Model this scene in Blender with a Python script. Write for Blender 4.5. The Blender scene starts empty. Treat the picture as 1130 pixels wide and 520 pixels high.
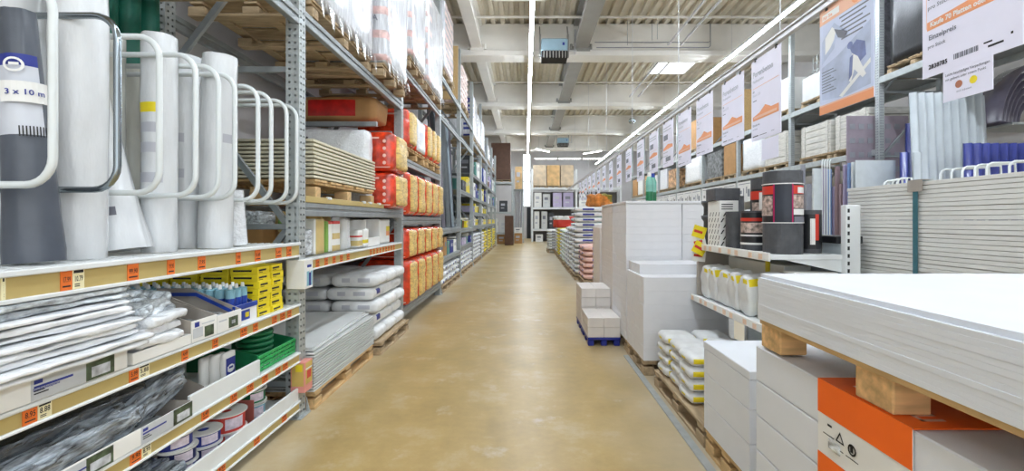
import bpy, math, random
from mathutils import Vector, noise
R = math.radians
random.seed(7)
sc = bpy.context.scene
COL = sc.collection
# ---------------------------------------------------------------- camera, world, lights, exposure
F, VX, VY, H = 500.0, 580.0, 243.0, 1.5          # focal length (px), vanishing point (px), eye height (m)
cd = bpy.data.cameras.new('camera')
cd.sensor_fit = 'HORIZONTAL'; cd.sensor_width = 36.0
cd.lens = F / 1130 * 36.0
cd.shift_x = -(VX - 565) / 1130
cd.shift_y = -(260 - VY) / 1130
cd.clip_start = 0.05; cd.clip_end = 200
cam = bpy.data.objects.new('camera', cd); COL.objects.link(cam)
cam.location = (0, 0, H); cam.rotation_euler = (R(90), 0, 0)
sc.camera = cam
w = bpy.data.worlds.new('world'); sc.world = w; w.use_nodes = True
w.node_tree.nodes['Background'].inputs[0].default_value = (0.92, 0.96, 1.0, 1)
w.node_tree.nodes['Background'].inputs[1].default_value = 1.5  # added fill, entering through the hall's unseen open front
sc.view_settings.view_transform = 'Standard'
sc.view_settings.look = 'None'
sc.view_settings.gamma = 1.0
sc.view_settings.use_curve_mapping = False
sc.view_settings.exposure = 0.42

LAMP = 60.0      # emission of the ceiling lamp diffusers, the main light of the hall

# ---------------------------------------------------------------- colours and materials
def lin(c):
    return tuple((v / 255 / 12.92 if v / 255 <= .04045 else ((v / 255 + .055) / 1.055) ** 2.4) for v in c) + (1.0,)
MATS = {}
def mat(name, col, rough=.5, metal=0., var=.04, vs=6., bump=0., bs=40., coat=0., emis=0., alpha=1., trans=0., sheen=0., stretch=None):
    if name in MATS: return MATS[name]
    m = bpy.data.materials.new(name); m.use_nodes = True; MATS[name] = m
    nt = m.node_tree; b = nt.nodes['Principled BSDF']
    b.inputs['Roughness'].default_value = rough; b.inputs['Metallic'].default_value = metal
    b.inputs['Coat Weight'].default_value = coat; b.inputs['Alpha'].default_value = alpha
    b.inputs['Transmission Weight'].default_value = trans
    b.inputs['Coat Roughness'].default_value = .12
    c = lin(col)
    tc = nt.nodes.new('ShaderNodeTexCoord')
    src = tc.outputs['Object']
    if stretch:
        mp = nt.nodes.new('ShaderNodeMapping'); mp.inputs['Scale'].default_value = stretch
        nt.links.new(src, mp.inputs[0]); src = mp.outputs[0]
    if var > 0:
        n = nt.nodes.new('ShaderNodeTexNoise'); n.inputs['Scale'].default_value = vs; n.inputs['Detail'].default_value = 4
        nt.links.new(src, n.inputs['Vector'])
        r = nt.nodes.new('ShaderNodeValToRGB')
        r.color_ramp.elements[0].position = .3; r.color_ramp.elements[1].position = .7
        r.color_ramp.elements[0].color = tuple(v * (1 - 2 * var) for v in c[:3]) + (1,)
        r.color_ramp.elements[1].color = tuple(min(1, v * (1 + 2 * var)) for v in c[:3]) + (1,)
        nt.links.new(n.outputs['Fac'], r.inputs[0]); nt.links.new(r.outputs[0], b.inputs['Base Color'])
    else:
        b.inputs['Base Color'].default_value = c
    if bump > 0:
        n2 = nt.nodes.new('ShaderNodeTexNoise'); n2.inputs['Scale'].default_value = bs; n2.inputs['Detail'].default_value = 3
        nt.links.new(src, n2.inputs['Vector'])
        bp = nt.nodes.new('ShaderNodeBump'); bp.inputs['Strength'].default_value = bump; bp.inputs['Distance'].default_value = .01
        nt.links.new(n2.outputs['Fac'], bp.inputs['Height']); nt.links.new(bp.outputs[0], b.inputs['Normal'])
    if emis > 0:
        b.inputs['Emission Color'].default_value = c; b.inputs['Emission Strength'].default_value = emis
    return m

galv = mat('galvanised_steel', (176, 182, 182), .42, .35, .05, 12)
galvd = mat('rack_steel_grey', (150, 156, 158), .45, .35, .05, 10)
white_paint = mat('white_enamel', (226, 230, 230), .35, 0, .02, 5)
tubew = mat('white_tube_enamel', (222, 228, 228), .28, 0, .01, 5, coat=.4)
chrome = mat('chrome_tube', (150, 160, 165), .15, .9, .02)
tan = mat('tan_price_strip', (192, 170, 108), .45, 0, .03, 4)
orange_tag = mat('orange_tag_paper', (232, 116, 40), .6, 0, .03, 30)
cream_tag = mat('cream_tag_paper', (240, 232, 190), .6, 0, .02)
ink = mat('black_ink', (26, 26, 30), .6, 0, 0)
inkgrey = mat('grey_ink', (120, 122, 132), .6, 0, 0)
inklight = mat('pale_grey_ink', (188, 190, 198), .6, 0, 0)
inkred = mat('red_ink', (205, 60, 52), .55, 0, 0)
inkblue = mat('blue_ink', (38, 52, 140), .5, 0, .02)
inkpeach = mat('peach_ink', (240, 190, 160), .6, 0, 0)
inkorange = mat('orange_ink', (238, 160, 112), .6, 0, 0)
wood = mat('pallet_wood', (206, 172, 122), .75, 0, .12, 5, .25, 60, stretch=(6, 1, 6))
wood2 = mat('pallet_wood_grey', (178, 156, 124), .8, 0, .12, 5, .25, 60, stretch=(6, 1, 6))
woodx = mat('block_wood', (226, 186, 132), .7, 0, .14, 4, .2, 60, stretch=(1, 8, 8))
plywood = mat('chipboard', (196, 164, 112), .75, 0, .1, 40, .1, 90)
card = mat('brown_cardboard', (176, 134, 86), .8, 0, .05, 6)
cardg = mat('grey_cardboard', (168, 160, 150), .8, 0, .04, 6)
cardw = mat('white_cardboard', (236, 236, 232), .6, 0, .02, 6)
film_white = mat('white_film', (234, 237, 240), .25, 0, .04, 12, .9, 26, coat=.7, stretch=(2.2, .8, 2.2))
film_load = mat('stretch_film_load', (206, 208, 212), .22, 0, .12, 7, .9, 16, coat=.8, stretch=(3.5, 3.5, .5))
film_tear = mat('torn_clear_film', (210, 216, 220), .15, 0, .1, 20, .8, 30, coat=.8, alpha=.45)
film_clear = mat('crinkled_clear_film', (196, 203, 208), .14, 0, .3, 24, 1.0, 34, coat=1.0, stretch=(1.8, .8, 1.8))
film_dark = mat('dark_film', (54, 60, 66), .16, 0, .4, 14, 1.0, 30, coat=1.0, stretch=(3, .7, 3))
film_silver = mat('silver_crinkle_film', (112, 120, 127), .1, .1, .8, 18, 1.0, 38, coat=1.0, stretch=(3.2, .55, 3.2))
roll_white = mat('roll_white', (224, 227, 229), .26, 0, .05, 7, .8, 16, coat=.5, stretch=(1, 1, .35))
roll_cream = mat('roll_cream', (216, 217, 208), .26, 0, .06, 7, .8, 16, coat=.5, stretch=(1, 1, .35))
roll_dark = mat('roll_dark_grey', (76, 82, 92), .4, 0, .08, 5, .3, 14, coat=.2)
roll_green = mat('roll_green', (22, 108, 88), .45, 0, .12, 8, .3, 20)
board_grey = mat('plasterboard_grey', (206, 208, 206), .7, 0, .03, 3)
board_cream = mat('board_cream', (214, 208, 184), .7, 0, .04, 4)
board_beige = mat('board_beige', (220, 219, 213), .7, 0, .03, 6)
board_white = mat('board_white', (226, 230, 236), .6, 0, .01, 5, .06, 70)
aac = mat('aerated_concrete', (226, 227, 230), .85, 0, .015, 6, .15, 120)
aac2 = mat('aerated_concrete_warm', (220, 215, 210), .85, 0, .02, 6, .15, 120)
bagp = mat('white_paper_bag', (224, 226, 226), .6, 0, .05, 9, .5, 12)
bagg = mat('pale_grey_bag', (204, 206, 206), .55, 0, .05, 9, .5, 12)
bagpink = mat('pinkish_bag', (232, 214, 208), .55, 0, .05, 9, .4, 12)
yellow = mat('yellow_print', (240, 218, 34), .5, 0, .03)
yellowd = mat('yellow_plastic', (226, 206, 40), .4, 0, .05)
or_film = mat('orange_red_film', (216, 62, 30), .22, 0, .28, 9, 1.0, 20, coat=.8)
wool = mat('yellow_wool', (234, 192, 116), .5, 0, .2, 16, .8, 24, coat=.3, stretch=(1, 1, 3))
red_film = mat('deep_red_film', (196, 30, 28), .28, 0, .15, 8, .5, 16, coat=.6)
blue_pl = mat('blue_plastic', (34, 66, 160), .35, 0, .05)
blue_dk = mat('navy_plastic', (30, 38, 92), .4, 0, .05)
green_pl = mat('green_plastic', (34, 160, 84), .4, 0, .1, 20)
green_dk = mat('dark_green_plastic', (24, 112, 70), .4, 0, .1, 20)
black_pl = mat('black_bitumen', (76, 78, 82), .5, 0, .12, 14, .2, 60)
black2 = mat('black_film', (34, 35, 38), .3, 0, .1, 14, .2, 30)
teal_c = mat('pale_teal_cartridge', (140, 190, 206), .35, 0, .05)
dark_gap = mat('dark_recess', (40, 38, 38), .8, 0, .05)
brownd = mat('dark_brown_panel', (92, 66, 52), .7, 0, .06)
steel_d = mat('dark_profile_steel', (112, 122, 128), .35, .6, .05, 4, stretch=(8, 8, .5))
steel_p = mat('pinkish_profile_steel', (150, 146, 156), .35, .5, .05, 4)
beam_paint = mat('roof_beam_paint', (236, 233, 226), .7, 0, .02, 2)
purlin_grey = mat('girder_grey', (150, 148, 142), .6, 0, .03, 2)  # even mid grey for the right girder and small fittings
deck_m = mat('roof_deck_steel', (214, 206, 188), .5, .1, .03, 3)
wall_m = mat('wall_panel_grey', (206, 204, 204), .8, 0, .02, 2)
lamp_m = mat('lamp_diffuser', (234, 244, 255), .5, 0, 0, emis=LAMP)
sky_m = mat('daylight_glass', (244, 250, 255), .3, 0, 0, emis=2.6)
alu = mat('aluminium_rail', (206, 206, 208), .35, .5, .02)
corr_clear = mat('corrugated_translucent', (180, 187, 191), .5, 0, .03, 4)
corr_blue = mat('corrugated_blue', (62, 70, 140), .3, 0, .08, 4, coat=.4)
paper = mat('poster_paper', (232, 230, 244), .45, 0, .01)
paper2 = mat('poster_paper_blueish', (206, 214, 236), .45, 0, .05, 3)

def floor_mat():
    m = bpy.data.materials.new('polished_concrete'); m.use_nodes = True
    nt = m.node_tree; b = nt.nodes['Principled BSDF']; L = nt.links.new
    tc = nt.nodes.new('ShaderNodeTexCoord')
    def nz(s, d, rough=.6):
        n = nt.nodes.new('ShaderNodeTexNoise'); n.inputs['Scale'].default_value = s; n.inputs['Detail'].default_value = d
        n.inputs['Roughness'].default_value = rough
        L(tc.outputs['Object'], n.inputs['Vector']); return n
    b.inputs['Specular IOR Level'].default_value = .35
    n1, n2, n3, n4 = nz(.9, 6), nz(3.5, 8, .7), nz(14, 4), nz(.45, 3)
    r = nt.nodes.new('ShaderNodeValToRGB'); e = r.color_ramp.elements
    e[0].position = .34; e[0].color = lin((160, 138, 88)); e[1].position = .7; e[1].color = lin((202, 190, 158))
    k = r.color_ramp.elements.new(.52); k.color = lin((184, 158, 104))
    mx = nt.nodes.new('ShaderNodeMath'); mx.operation = 'MULTIPLY_ADD'; mx.inputs[1].default_value = .5
    L(n2.outputs['Fac'], mx.inputs[0])
    h = nt.nodes.new('ShaderNodeMath'); h.operation = 'MULTIPLY'; h.inputs[1].default_value = .5
    L(n1.outputs['Fac'], h.inputs[0]); L(h.outputs[0], mx.inputs[2])
    L(mx.outputs[0], r.inputs[0])
    # greyer worn margin along the goods and in patches
    sx = nt.nodes.new('ShaderNodeSeparateXYZ'); L(tc.outputs['Object'], sx.inputs[0])
    ab = nt.nodes.new('ShaderNodeMath'); ab.operation = 'ADD'; ab.inputs[1].default_value = .35; L(sx.outputs[0], ab.inputs[0])
    ab2 = nt.nodes.new('ShaderNodeMath'); ab2.operation = 'ABSOLUTE'; L(ab.outputs[0], ab2.inputs[0])
    wob = nt.nodes.new('ShaderNodeMath'); wob.operation = 'MULTIPLY_ADD'; wob.inputs[1].default_value = 1.6
    L(n4.outputs['Fac'], wob.inputs[0]); L(ab2.outputs[0], wob.inputs[2])
    mr = nt.nodes.new('ShaderNodeMapRange'); mr.inputs[1].default_value = 1.75; mr.inputs[2].default_value = 2.3; mr.inputs[4].default_value = .62
    L(wob.outputs[0], mr.inputs[0])
    mix = nt.nodes.new('ShaderNodeMix'); mix.data_type = 'RGBA'
    L(mr.outputs[0], mix.inputs[0]); L(r.outputs[0], mix.inputs[6]); mix.inputs[7].default_value = lin((196, 188, 172))
    n5 = nz(2.3, 5, .65); ms = nt.nodes.new('ShaderNodeMapRange'); ms.inputs[1].default_value = .6; ms.inputs[2].default_value = .74; ms.inputs[4].default_value = .55
    L(n5.outputs['Fac'], ms.inputs[0])
    mix2 = nt.nodes.new('ShaderNodeMix'); mix2.data_type = 'RGBA'; L(ms.outputs[0], mix2.inputs[0]); L(mix.outputs[2], mix2.inputs[6]); mix2.inputs[7].default_value = lin((214, 208, 194))
    L(mix2.outputs[2], b.inputs['Base Color'])
    rr = nt.nodes.new('ShaderNodeMapRange'); rr.inputs[3].default_value = .24; rr.inputs[4].default_value = .5
    L(n2.outputs['Fac'], rr.inputs[0]); L(rr.outputs[0], b.inputs['Roughness'])
    bp = nt.nodes.new('ShaderNodeBump'); bp.inputs['Strength'].default_value = .06; bp.inputs['Distance'].default_value = .01
    L(n3.outputs['Fac'], bp.inputs['Height']); L(bp.outputs[0], b.inputs['Normal'])
    return m
floor_m = floor_mat()

# ---------------------------------------------------------------- mesh helpers
TXT = {}
def text_geo(s, bold=.0):
    k = (s, bold)
    if k in TXT: return TXT[k]
    cu = bpy.data.curves.new('t', 'FONT'); cu.body = s; cu.size = 1; cu.offset = bold; cu.resolution_u = 2
    o = bpy.data.objects.new('t', cu); COL.objects.link(o)
    dg = bpy.context.evaluated_depsgraph_get(); dg.update()
    me = o.evaluated_get(dg).to_mesh()
    vs = [(v.co.x, v.co.y) for v in me.vertices]; fs = [tuple(p.vertices) for p in me.polygons]
    o.evaluated_get(dg).to_mesh_clear()
    bpy.data.objects.remove(o); bpy.data.curves.remove(cu)
    wd = max([v[0] for v in vs], default=1)
    TXT[k] = (vs, fs, wd); return TXT[k]

class MB:
    def __init__(s): s.v = []; s.f = []; s.m = []; s.sm = []; s.mi = 0
    def add(s, vs, fs, smooth=False, mi=None):
        o = len(s.v); s.v += [tuple(v) for v in vs]
        for i, f in enumerate(fs):
            s.f.append(tuple(o + k for k in f)); s.sm.append(smooth)
            s.m.append((mi[i] if isinstance(mi, list) else mi) if mi is not None else s.mi)
        return s
    def box(s, x0, x1, y0, y1, z0, z1, mi=None):
        if x0 > x1: x0, x1 = x1, x0
        v = [(x, y, z) for z in (z0, z1) for y in (y0, y1) for x in (x0, x1)]
        return s.add(v, [(0, 2, 3, 1), (4, 5, 7, 6), (0, 1, 5, 4), (2, 6, 7, 3), (0, 4, 6, 2), (1, 3, 7, 5)], False, mi)
    def cbox(s, x0, x1, y0, y1, z0, z1, c=.004, mi=None):
        "chamfered box"
        if x0 > x1: x0, x1 = x1, x0
        lo = (x0, y0, z0); hi = (x1, y1, z1); v = []; idx = {}
        for sx in (0, 1):
            for sy in (0, 1):
                for sz in (0, 1):
                    for a in range(3):
                        p = []
                        for k, sg in enumerate((sx, sy, sz)):
                            q = hi[k] if sg else lo[k]
                            if k != a: q += -c if sg else c
                            p.append(q)
                        idx[(sx, sy, sz, a)] = len(v); v.append(p)
        g = lambda a, *q: idx[q + (a,)]
        f = []
        for a in range(3):
            b_, c_ = (a + 1) % 3, (a + 2) % 3
            for sg in (0, 1):
                q = []
                for (i, j) in ((0, 0), (1, 0), (1, 1), (0, 1)):
                    k = [0, 0, 0]; k[a] = sg; k[b_] = i; k[c_] = j; q.append(g(a, *k))
                f.append(tuple(q) if sg else tuple(reversed(q)))
            for i in (0, 1):
                for j in (0, 1):
                    k0 = [0, 0, 0]; k1 = [0, 0, 0]; k0[b_] = k1[b_] = i; k0[c_] = k1[c_] = j; k1[a] = 1
                    q = (g(b_, *k0), g(b_, *k1), g(c_, *k1), g(c_, *k0))
                    f.append(q if (i ^ j) else tuple(reversed(q)))
        for sx in (0, 1):
            for sy in (0, 1):
                for sz in (0, 1):
                    q = (g(0, sx, sy, sz), g(1, sx, sy, sz), g(2, sx, sy, sz))
                    f.append(q if (sx + sy + sz) % 2 else tuple(reversed(q)))
        return s.add(v, f, False, mi)
    def quad(s, a, b, c, d, mi=None): return s.add([a, b, c, d], [(0, 1, 2, 3)], False, mi)
    def tube(s, pts, r, n=8, mi=None, closed=False, caps=True):
        pts = [Vector(p) for p in pts]; N = len(pts); v = []; up = Vector((0, 0, 1)); last = None
        for i, p in enumerate(pts):
            a = pts[i - 1] if (i or closed) else p; b = pts[(i + 1) % N] if (i < N - 1 or closed) else p
            t = (b - a).normalized()
            if last is None:
                u = t.cross(up)
                if u.length < .05: u = t.cross(Vector((1, 0, 0)))
                u.normalize()
            else:
                u = (last - t * last.dot(t)).normalized()
            last = u; w_ = t.cross(u)
            for k in range(n):
                an = 2 * math.pi * k / n
                v.append(p + (u * math.cos(an) + w_ * math.sin(an)) * r)
        f = []
        for i in range(N if closed else N - 1):
            for k in range(n):
                j = (i + 1) % N; k2 = (k + 1) % n
                f.append((i * n + k, i * n + k2, j * n + k2, j * n + k))
        s.add(v, f, True, mi)
        if caps and not closed:
            s.add(v[:n], [tuple(reversed(range(n)))], False, mi); s.add(v[-n:], [tuple(range(n))], False, mi)
        return s
    def lathe(s, prof, n=20, mi=None, c=(0, 0, 0), smooth=True):
        "prof: list of (r, z)"
        v = []
        for r, z in prof:
            for k in range(n):
                a = 2 * math.pi * k / n; v.append((c[0] + r * math.cos(a), c[1] + r * math.sin(a), c[2] + z))
        f = []; ms = []
        for i in range(len(prof) - 1):
            for k in range(n):
                k2 = (k + 1) % n; f.append((i * n + k, i * n + k2, (i + 1) * n + k2, (i + 1) * n + k))
                ms.append(mi[i] if isinstance(mi, list) else (mi if mi is not None else s.mi))
        return s.add(v, f, smooth, ms)
    def soft(s, sx, sy, sz, r=.03, n=(10, 10, 4), amp=.0, fs=4., seed=0, pil=0., mf=None, c=(0, 0, 0), ridge=False, smooth=True, clamp=False, an=(1, 1, 1)):
        "rounded soft box centred on c; pil pinches the rim; mf(u,v,w,axis)->material index"
        h = Vector((sx / 2, sy / 2, sz / 2)); off = Vector((seed * 7.3, seed * 3.1, seed * 5.7))
        V = []; D = {}; FC = []; MI = []
        def put(p):
            k = (round(p[0], 4), round(p[1], 4), round(p[2], 4))
            if k in D: return D[k]
            q = Vector((p[0] * h.x, p[1] * h.y, p[2] * h.z)); rr = min(r, h.x, h.y, h.z)
            inn = Vector([max(-(h[i] - rr), min(h[i] - rr, q[i])) for i in range(3)])
            d = q - inn
            if d.length > 1e-6: q = inn + d.normalized() * rr
            if pil:
                e = max(abs(p[0]), abs(p[1])); q.z *= 1 - pil * e ** 3
            if amp:
                nn = q.normalized() if q.length > 0 else Vector((0, 0, 1))
                qq = Vector(((q.x + off.x) * an[0], (q.y + off.y) * an[1], (q.z + off.z) * an[2]))
                a = noise.noise(qq * fs) + .5 * noise.noise(qq * fs * 2.7)
                if ridge: a = 1 - 2.2 * abs(a)
                g = Vector((p[0] * abs(p[0]) ** 3, p[1] * abs(p[1]) ** 3, p[2] * abs(p[2]) ** 3))
                q += (g.normalized() if g.length > 1e-4 else nn) * amp * a
            if clamp: q = Vector([max(-h[i], min(h[i], q[i])) for i in range(3)])
            D[k] = len(V); V.append(Vector(c) + q); return D[k]
        for a in range(3):
            b_, c_ = (a + 1) % 3, (a + 2) % 3
            for sg in (-1, 1):
                for i in range(n[b_]):
                    for j in range(n[c_]):
                        q = []; cen = [0, 0, 0]
                        for (di, dj) in ((0, 0), (1, 0), (1, 1), (0, 1)):
                            p = [0, 0, 0]; p[a] = sg; p[b_] = -1 + 2 * (i + di) / n[b_]; p[c_] = -1 + 2 * (j + dj) / n[c_]
                            for k in range(3): cen[k] += p[k] / 4
                            q.append(put(p))
                        FC.append(tuple(q) if sg > 0 else tuple(reversed(q)))
                        MI.append(mf(cen[0], cen[1], cen[2], (a + 1) * sg) if mf else s.mi)
        return s.add(V, FC, smooth, MI)
    def text(s, t, size, org, u, v, mi=0, bold=.0, align='L', maxw=None):
        vs, fs, wd = text_geo(t, bold); k = size
        if maxw and wd * k > maxw: kx = maxw / wd
        else: kx = k
        o = Vector(org); u = Vector(u); v = Vector(v)
        if align == 'C': o = o - u * wd * kx / 2
        return s.add([o + u * x * kx + v * y * k for x, y in vs], fs, False, mi)
    def mesh(s, name, mats):
        me = bpy.data.meshes.new(name); me.from_pydata(s.v, [], s.f)
        if not isinstance(mats, (list, tuple)): mats = [mats]
        for m in mats: me.materials.append(m)
        me.polygons.foreach_set('material_index', s.m); me.polygons.foreach_set('use_smooth', s.sm)
        me.update(); return me

def link(name, me, parent=None, loc=(0, 0, 0), rot=(0, 0, 0), scale=None):
    o = bpy.data.objects.new(name, me); COL.objects.link(o)
    o.parent = parent; o.location = loc; o.rotation_euler = rot
    if scale: o.scale = scale
    return o
def tag(o, label, cat, group=None, kind=None):
    if label: o['label'] = label
    if cat: o['category'] = cat
    if group: o['group'] = group
    if kind: o['kind'] = kind
    return o
def top(name, label, cat, group=None, loc=(0, 0, 0), rz=0):
    o = link(name, None, None, loc, (0, 0, rz)); o.empty_display_size = .1
    return tag(o, label, cat, group)
def struct(name, me, parent=None, label=None):
    o = link(name, me, parent)
    if not parent: o['kind'] = 'structure'
    if label: o['label'] = label
    return o
CACHE = {}
def cached(key, fn):
    if key not in CACHE: CACHE[key] = fn()
    return CACHE[key]
def boxmesh(sx, sy, sz, m, c=.004):
    "chamfered box, base centred on the origin"
    key = ('b', round(sx, 4), round(sy, 4), round(sz, 4), m.name, c)
    return cached(key, lambda: MB().cbox(-sx / 2, sx / 2, -sy / 2, sy / 2, 0, sz, c).mesh('box', m))
ONES = 'zero first second third fourth fifth sixth seventh eighth ninth tenth eleventh twelfth thirteenth fourteenth fifteenth sixteenth seventeenth eighteenth nineteenth'.split()
TENS = {2: 'twent', 3: 'thirt', 4: 'fort', 5: 'fift', 6: 'sixt', 7: 'sevent'}
def nth(n):
    if n < 20: return ONES[n]
    t, o = divmod(n, 10)
    return TENS[t] + ('ieth' if o == 0 else 'y-' + ONES[o])
def PY(x, y, Y): return Vector(((x - VX) / F * Y, Y, H - (y - VY) / F * Y))
def PX(x, y, X):
    Y = F * X / (x - VX); return Vector((X, Y, H - (y - VY) / F * Y))

# ================================================================ the hall
XL, XR, YB, YF, ZR = -3.1, 9.6, -7.0, 37.0, 7.25
struct('floor', MB().box(XL, XR, YB, YF, -.1, 0).mesh('floor', floor_m))
struct('wall_left', MB().box(XL - .15, XL, YB, YF, 0, ZR + .3).mesh('wall_left', wall_m))
struct('wall_right', MB().box(XR, XR + .15, YB, YF, 0, ZR + .3).mesh('wall_right', wall_m))
# back wall with a tall window opening
wx0, wx1, wz0, wz1 = -.25, .42, 2.6, 6.9
b = MB(); b.box(XL, wx0, YF, YF + .2, 0, ZR + .3); b.box(wx1, XR, YF, YF + .2, 0, ZR + .3)
b.box(wx0, wx1, YF, YF + .2, 0, wz0); b.box(wx0, wx1, YF, YF + .2, wz1, ZR + .3)
struct('wall_back', b.mesh('wall_back', wall_m))
wn = link('window_1', None); wn['kind'] = 'structure'
b = MB(); t = .05
for z0, z1 in ((wz0, wz0 + t), (wz1 - t, wz1), (4.6, 4.66), (5.5, 5.56)): b.box(wx0, wx1, YF - .02, YF + .05, z0, z1)
b.box(wx0, wx0 + t, YF - .02, YF + .05, wz0 + t, wz1 - t); b.box(wx1 - t, wx1, YF - .02, YF + .05, wz0 + t, wz1 - t)
link('window_frame', b.mesh('window_frame', purlin_grey), wn)
for z0, z1 in ((wz0 + t, 4.6), (4.66, 5.5), (5.56, wz1 - t)):
    link('pane', MB().box(wx0 + t, wx1 - t, YF + .01, YF + .03, z0, z1).mesh('pane', sky_m), wn)
b = MB().cbox(.1, .42, YF - .06, YF - .005, 0, 2.55, .01); struct('door_1', b.mesh('door_1', black2))

# roof: ribbed deck, deep cross beams, longitudinal girders
b = MB(); x = XL; p = .28; prof = []
while x < XR:
    prof += [(x, ZR + .1), (x + .11, ZR + .1), (x + .14, ZR), (x + .25, ZR)]; x += p
y0, y1 = YB, YF
vs = [(q[0], y0, q[1]) for q in prof] + [(q[0], y1, q[1]) for q in prof]; n = len(prof)
b.add(vs, [(i, n + i, n + i + 1, i + 1) for i in range(n - 1)])
b.box(XL, XR, YB, YF, ZR + .18, ZR + .3)
ceil = struct('ceiling', b.mesh('ceiling', deck_m))
BY = [1.5, 7.4, 13.2, 19.1, 25.0, 30.9]
for k, y in enumerate(BY):
    b = MB(); b.cbox(XL, XR, y + .08, y + .52, 6.46, ZR + .02, .02); b.cbox(XL, XR, y, y + .6, 6.3, 6.47, .02)
    link('roof_beam', b.mesh('roof_beam', beam_paint), ceil)
    link('ridge_pipe', MB().tube([(XL, y - .75, 7.08), (XR, y - .75, 7.08)], .035, 8).mesh('ridge_pipe', beam_paint), ceil)
for k in range(1, len(BY)):
    y0, y1 = BY[k - 1] + .52, BY[k] + .08
    for gx, wd, m_, gz in ((-1.42, .3, beam_paint, 6.52), (1.62, .42, purlin_grey, 6.52)):
        if k == 1: continue
        b = MB(); b.cbox(gx - wd / 2, gx + wd / 2, y0, y1, gz, gz + .07, .008); b.cbox(gx - wd / 2, gx + wd / 2, y0, y1, ZR - .06, ZR - .005, .008)
        b.box(gx - .07, gx + .07, y0, y1, gz + .06, ZR - .05)
        b.cbox(gx - wd / 2 - .05, gx + wd / 2 + .05, y1 - .1, y1 - .001, gz - .1, gz + .04, .008)
        for s_ in (-1, 1): b.tube([(gx + s_ * (wd / 2 + .08), y1 - .04, gz - .02), (gx + s_ * (wd / 2 + .08), y1 - .04, gz + .12)], .04, 8)
        link('girder', b.mesh('girder', m_), ceil)
for (cx, cy, sx, sy) in ((-.15, 11.1, 1.35, 1.3), (5.45, 17.0, 1.45, 1.3), (-.2, 22.6, 1.4, 1.3)):
    s_ = link('skylight', MB().box(cx - sx / 2, cx + sx / 2, cy - sy / 2, cy + sy / 2, ZR - .03, ZR - .012).mesh('skylight', sky_m), ceil)
    b = MB()
    for q in (-1, 1):
        b.box(cx + q * sx / 2 - .03, cx + q * sx / 2 + .03, cy - sy / 2, cy + sy / 2, ZR - .06, ZR)
        b.box(cx - sx / 2, cx + sx / 2, cy + q * sy / 2 - .03, cy + q * sy / 2 + .03, ZR - .06, ZR)
    link('skylight_frame', b.mesh('skylight_frame', beam_paint), s_)
b = MB()
for q in (0, .35):
    b.tube([(4.2 + q, 18.3, 6.5), (4.2 + q, 13.9, 6.5)], .03, 6); b.tube([(4.2 + q, 14.5, 6.5), (4.2 + q, 14.5, 7.2)], .015, 5)
    b.tube([(4.0 + q, 12.7, 6.42), (4.0 + q, 8.3, 6.42)], .03, 6)
link('roof_pipe', b.mesh('roof_pipe', alu), ceil)
b = MB()
for (x0, z0) in ((2.0, 6.65), (2.05, 6.5)):
    b.tube([(x0, 13.12, z0), (5.3, 13.12, z0), (5.35, 13.12, z0 + .05), (5.35, 13.12, 7.2)], .012, 5)
for q in (3.6, 3.75, 2.9): b.tube([(q, 12.9, 5.9 + q * .2), (q, 12.9, 7.2)], .006, 4)
link('cable_run', b.mesh('cable_run', inkgrey), ceil)

# linear ceiling lamps, two rows
hm = cached('lamph', lambda: MB().cbox(-.05, .05, .02, 1.48, 0, .06, .006).box(-.02, .02, 0, 1.5, .015, .045).mesh('housing', white_paint))
dm = cached('lampd', lambda: MB().cbox(-.042, .042, .03, 1.47, -.03, 0, .008).mesh('diffuser', lamp_m))
for rx, rn in ((.14, 'above the near aisle'), (5.6, 'above the banner rail')):
    for k in range(28):
        y = -6 + 1.5 * k
        o = top('linear_lamp', f'white linear ceiling lamp, {nth(28 - k)} from the far end of the row {rn}', 'ceiling lamp', f'lamp row {rn}', (rx, y, 5.97))
        link('housing', hm, o); link('diffuser', dm, o)
        if k % 2 == 0: link('suspension_wire', cached('lampw', lambda: MB().tube([(0, .3, .06), (0, .3, 1.2)], .004, 4).mesh('wire', alu)), o)
# far cross lamps near the end rack
dm = MB().cbox(-.042, .042, .03, 1.47, -.03, 0, .008).mesh('diffuser', mat('dim_lamp_diffuser', (255, 253, 246), .5, 0, 0, emis=10))
for k in range(3):
    o = top('linear_lamp', f'{nth(k + 1)} from the window of the white cross lamps above the end rack', 'ceiling lamp', 'cross lamps above the end rack', (.6 + 1.6 * k, 30.2, 5.6), R(-90))
    link('housing', hm, o); link('diffuser', dm, o); link('suspension_wire', MB().tube([(0, .3, .06), (0, .3, 1.6)], .006, 4).mesh('wire', alu), o)
for k, (x, y, rz) in enumerate(((.6, 26.6, -.6), (4.6, 27.5, .7))):
    o = top('linear_lamp', ['short slanted white lamp right of the far heater', 'bright slanted lamp over the far banner end'][k], 'ceiling lamp', None, (x, y, 5.7), rz)
    link('housing', hm, o); link('diffuser', dm, o); link('suspension_wire', MB().tube([(0, .3, .06), (0, .3, 1.53)], .006, 4).mesh('wire', alu), o)

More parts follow.
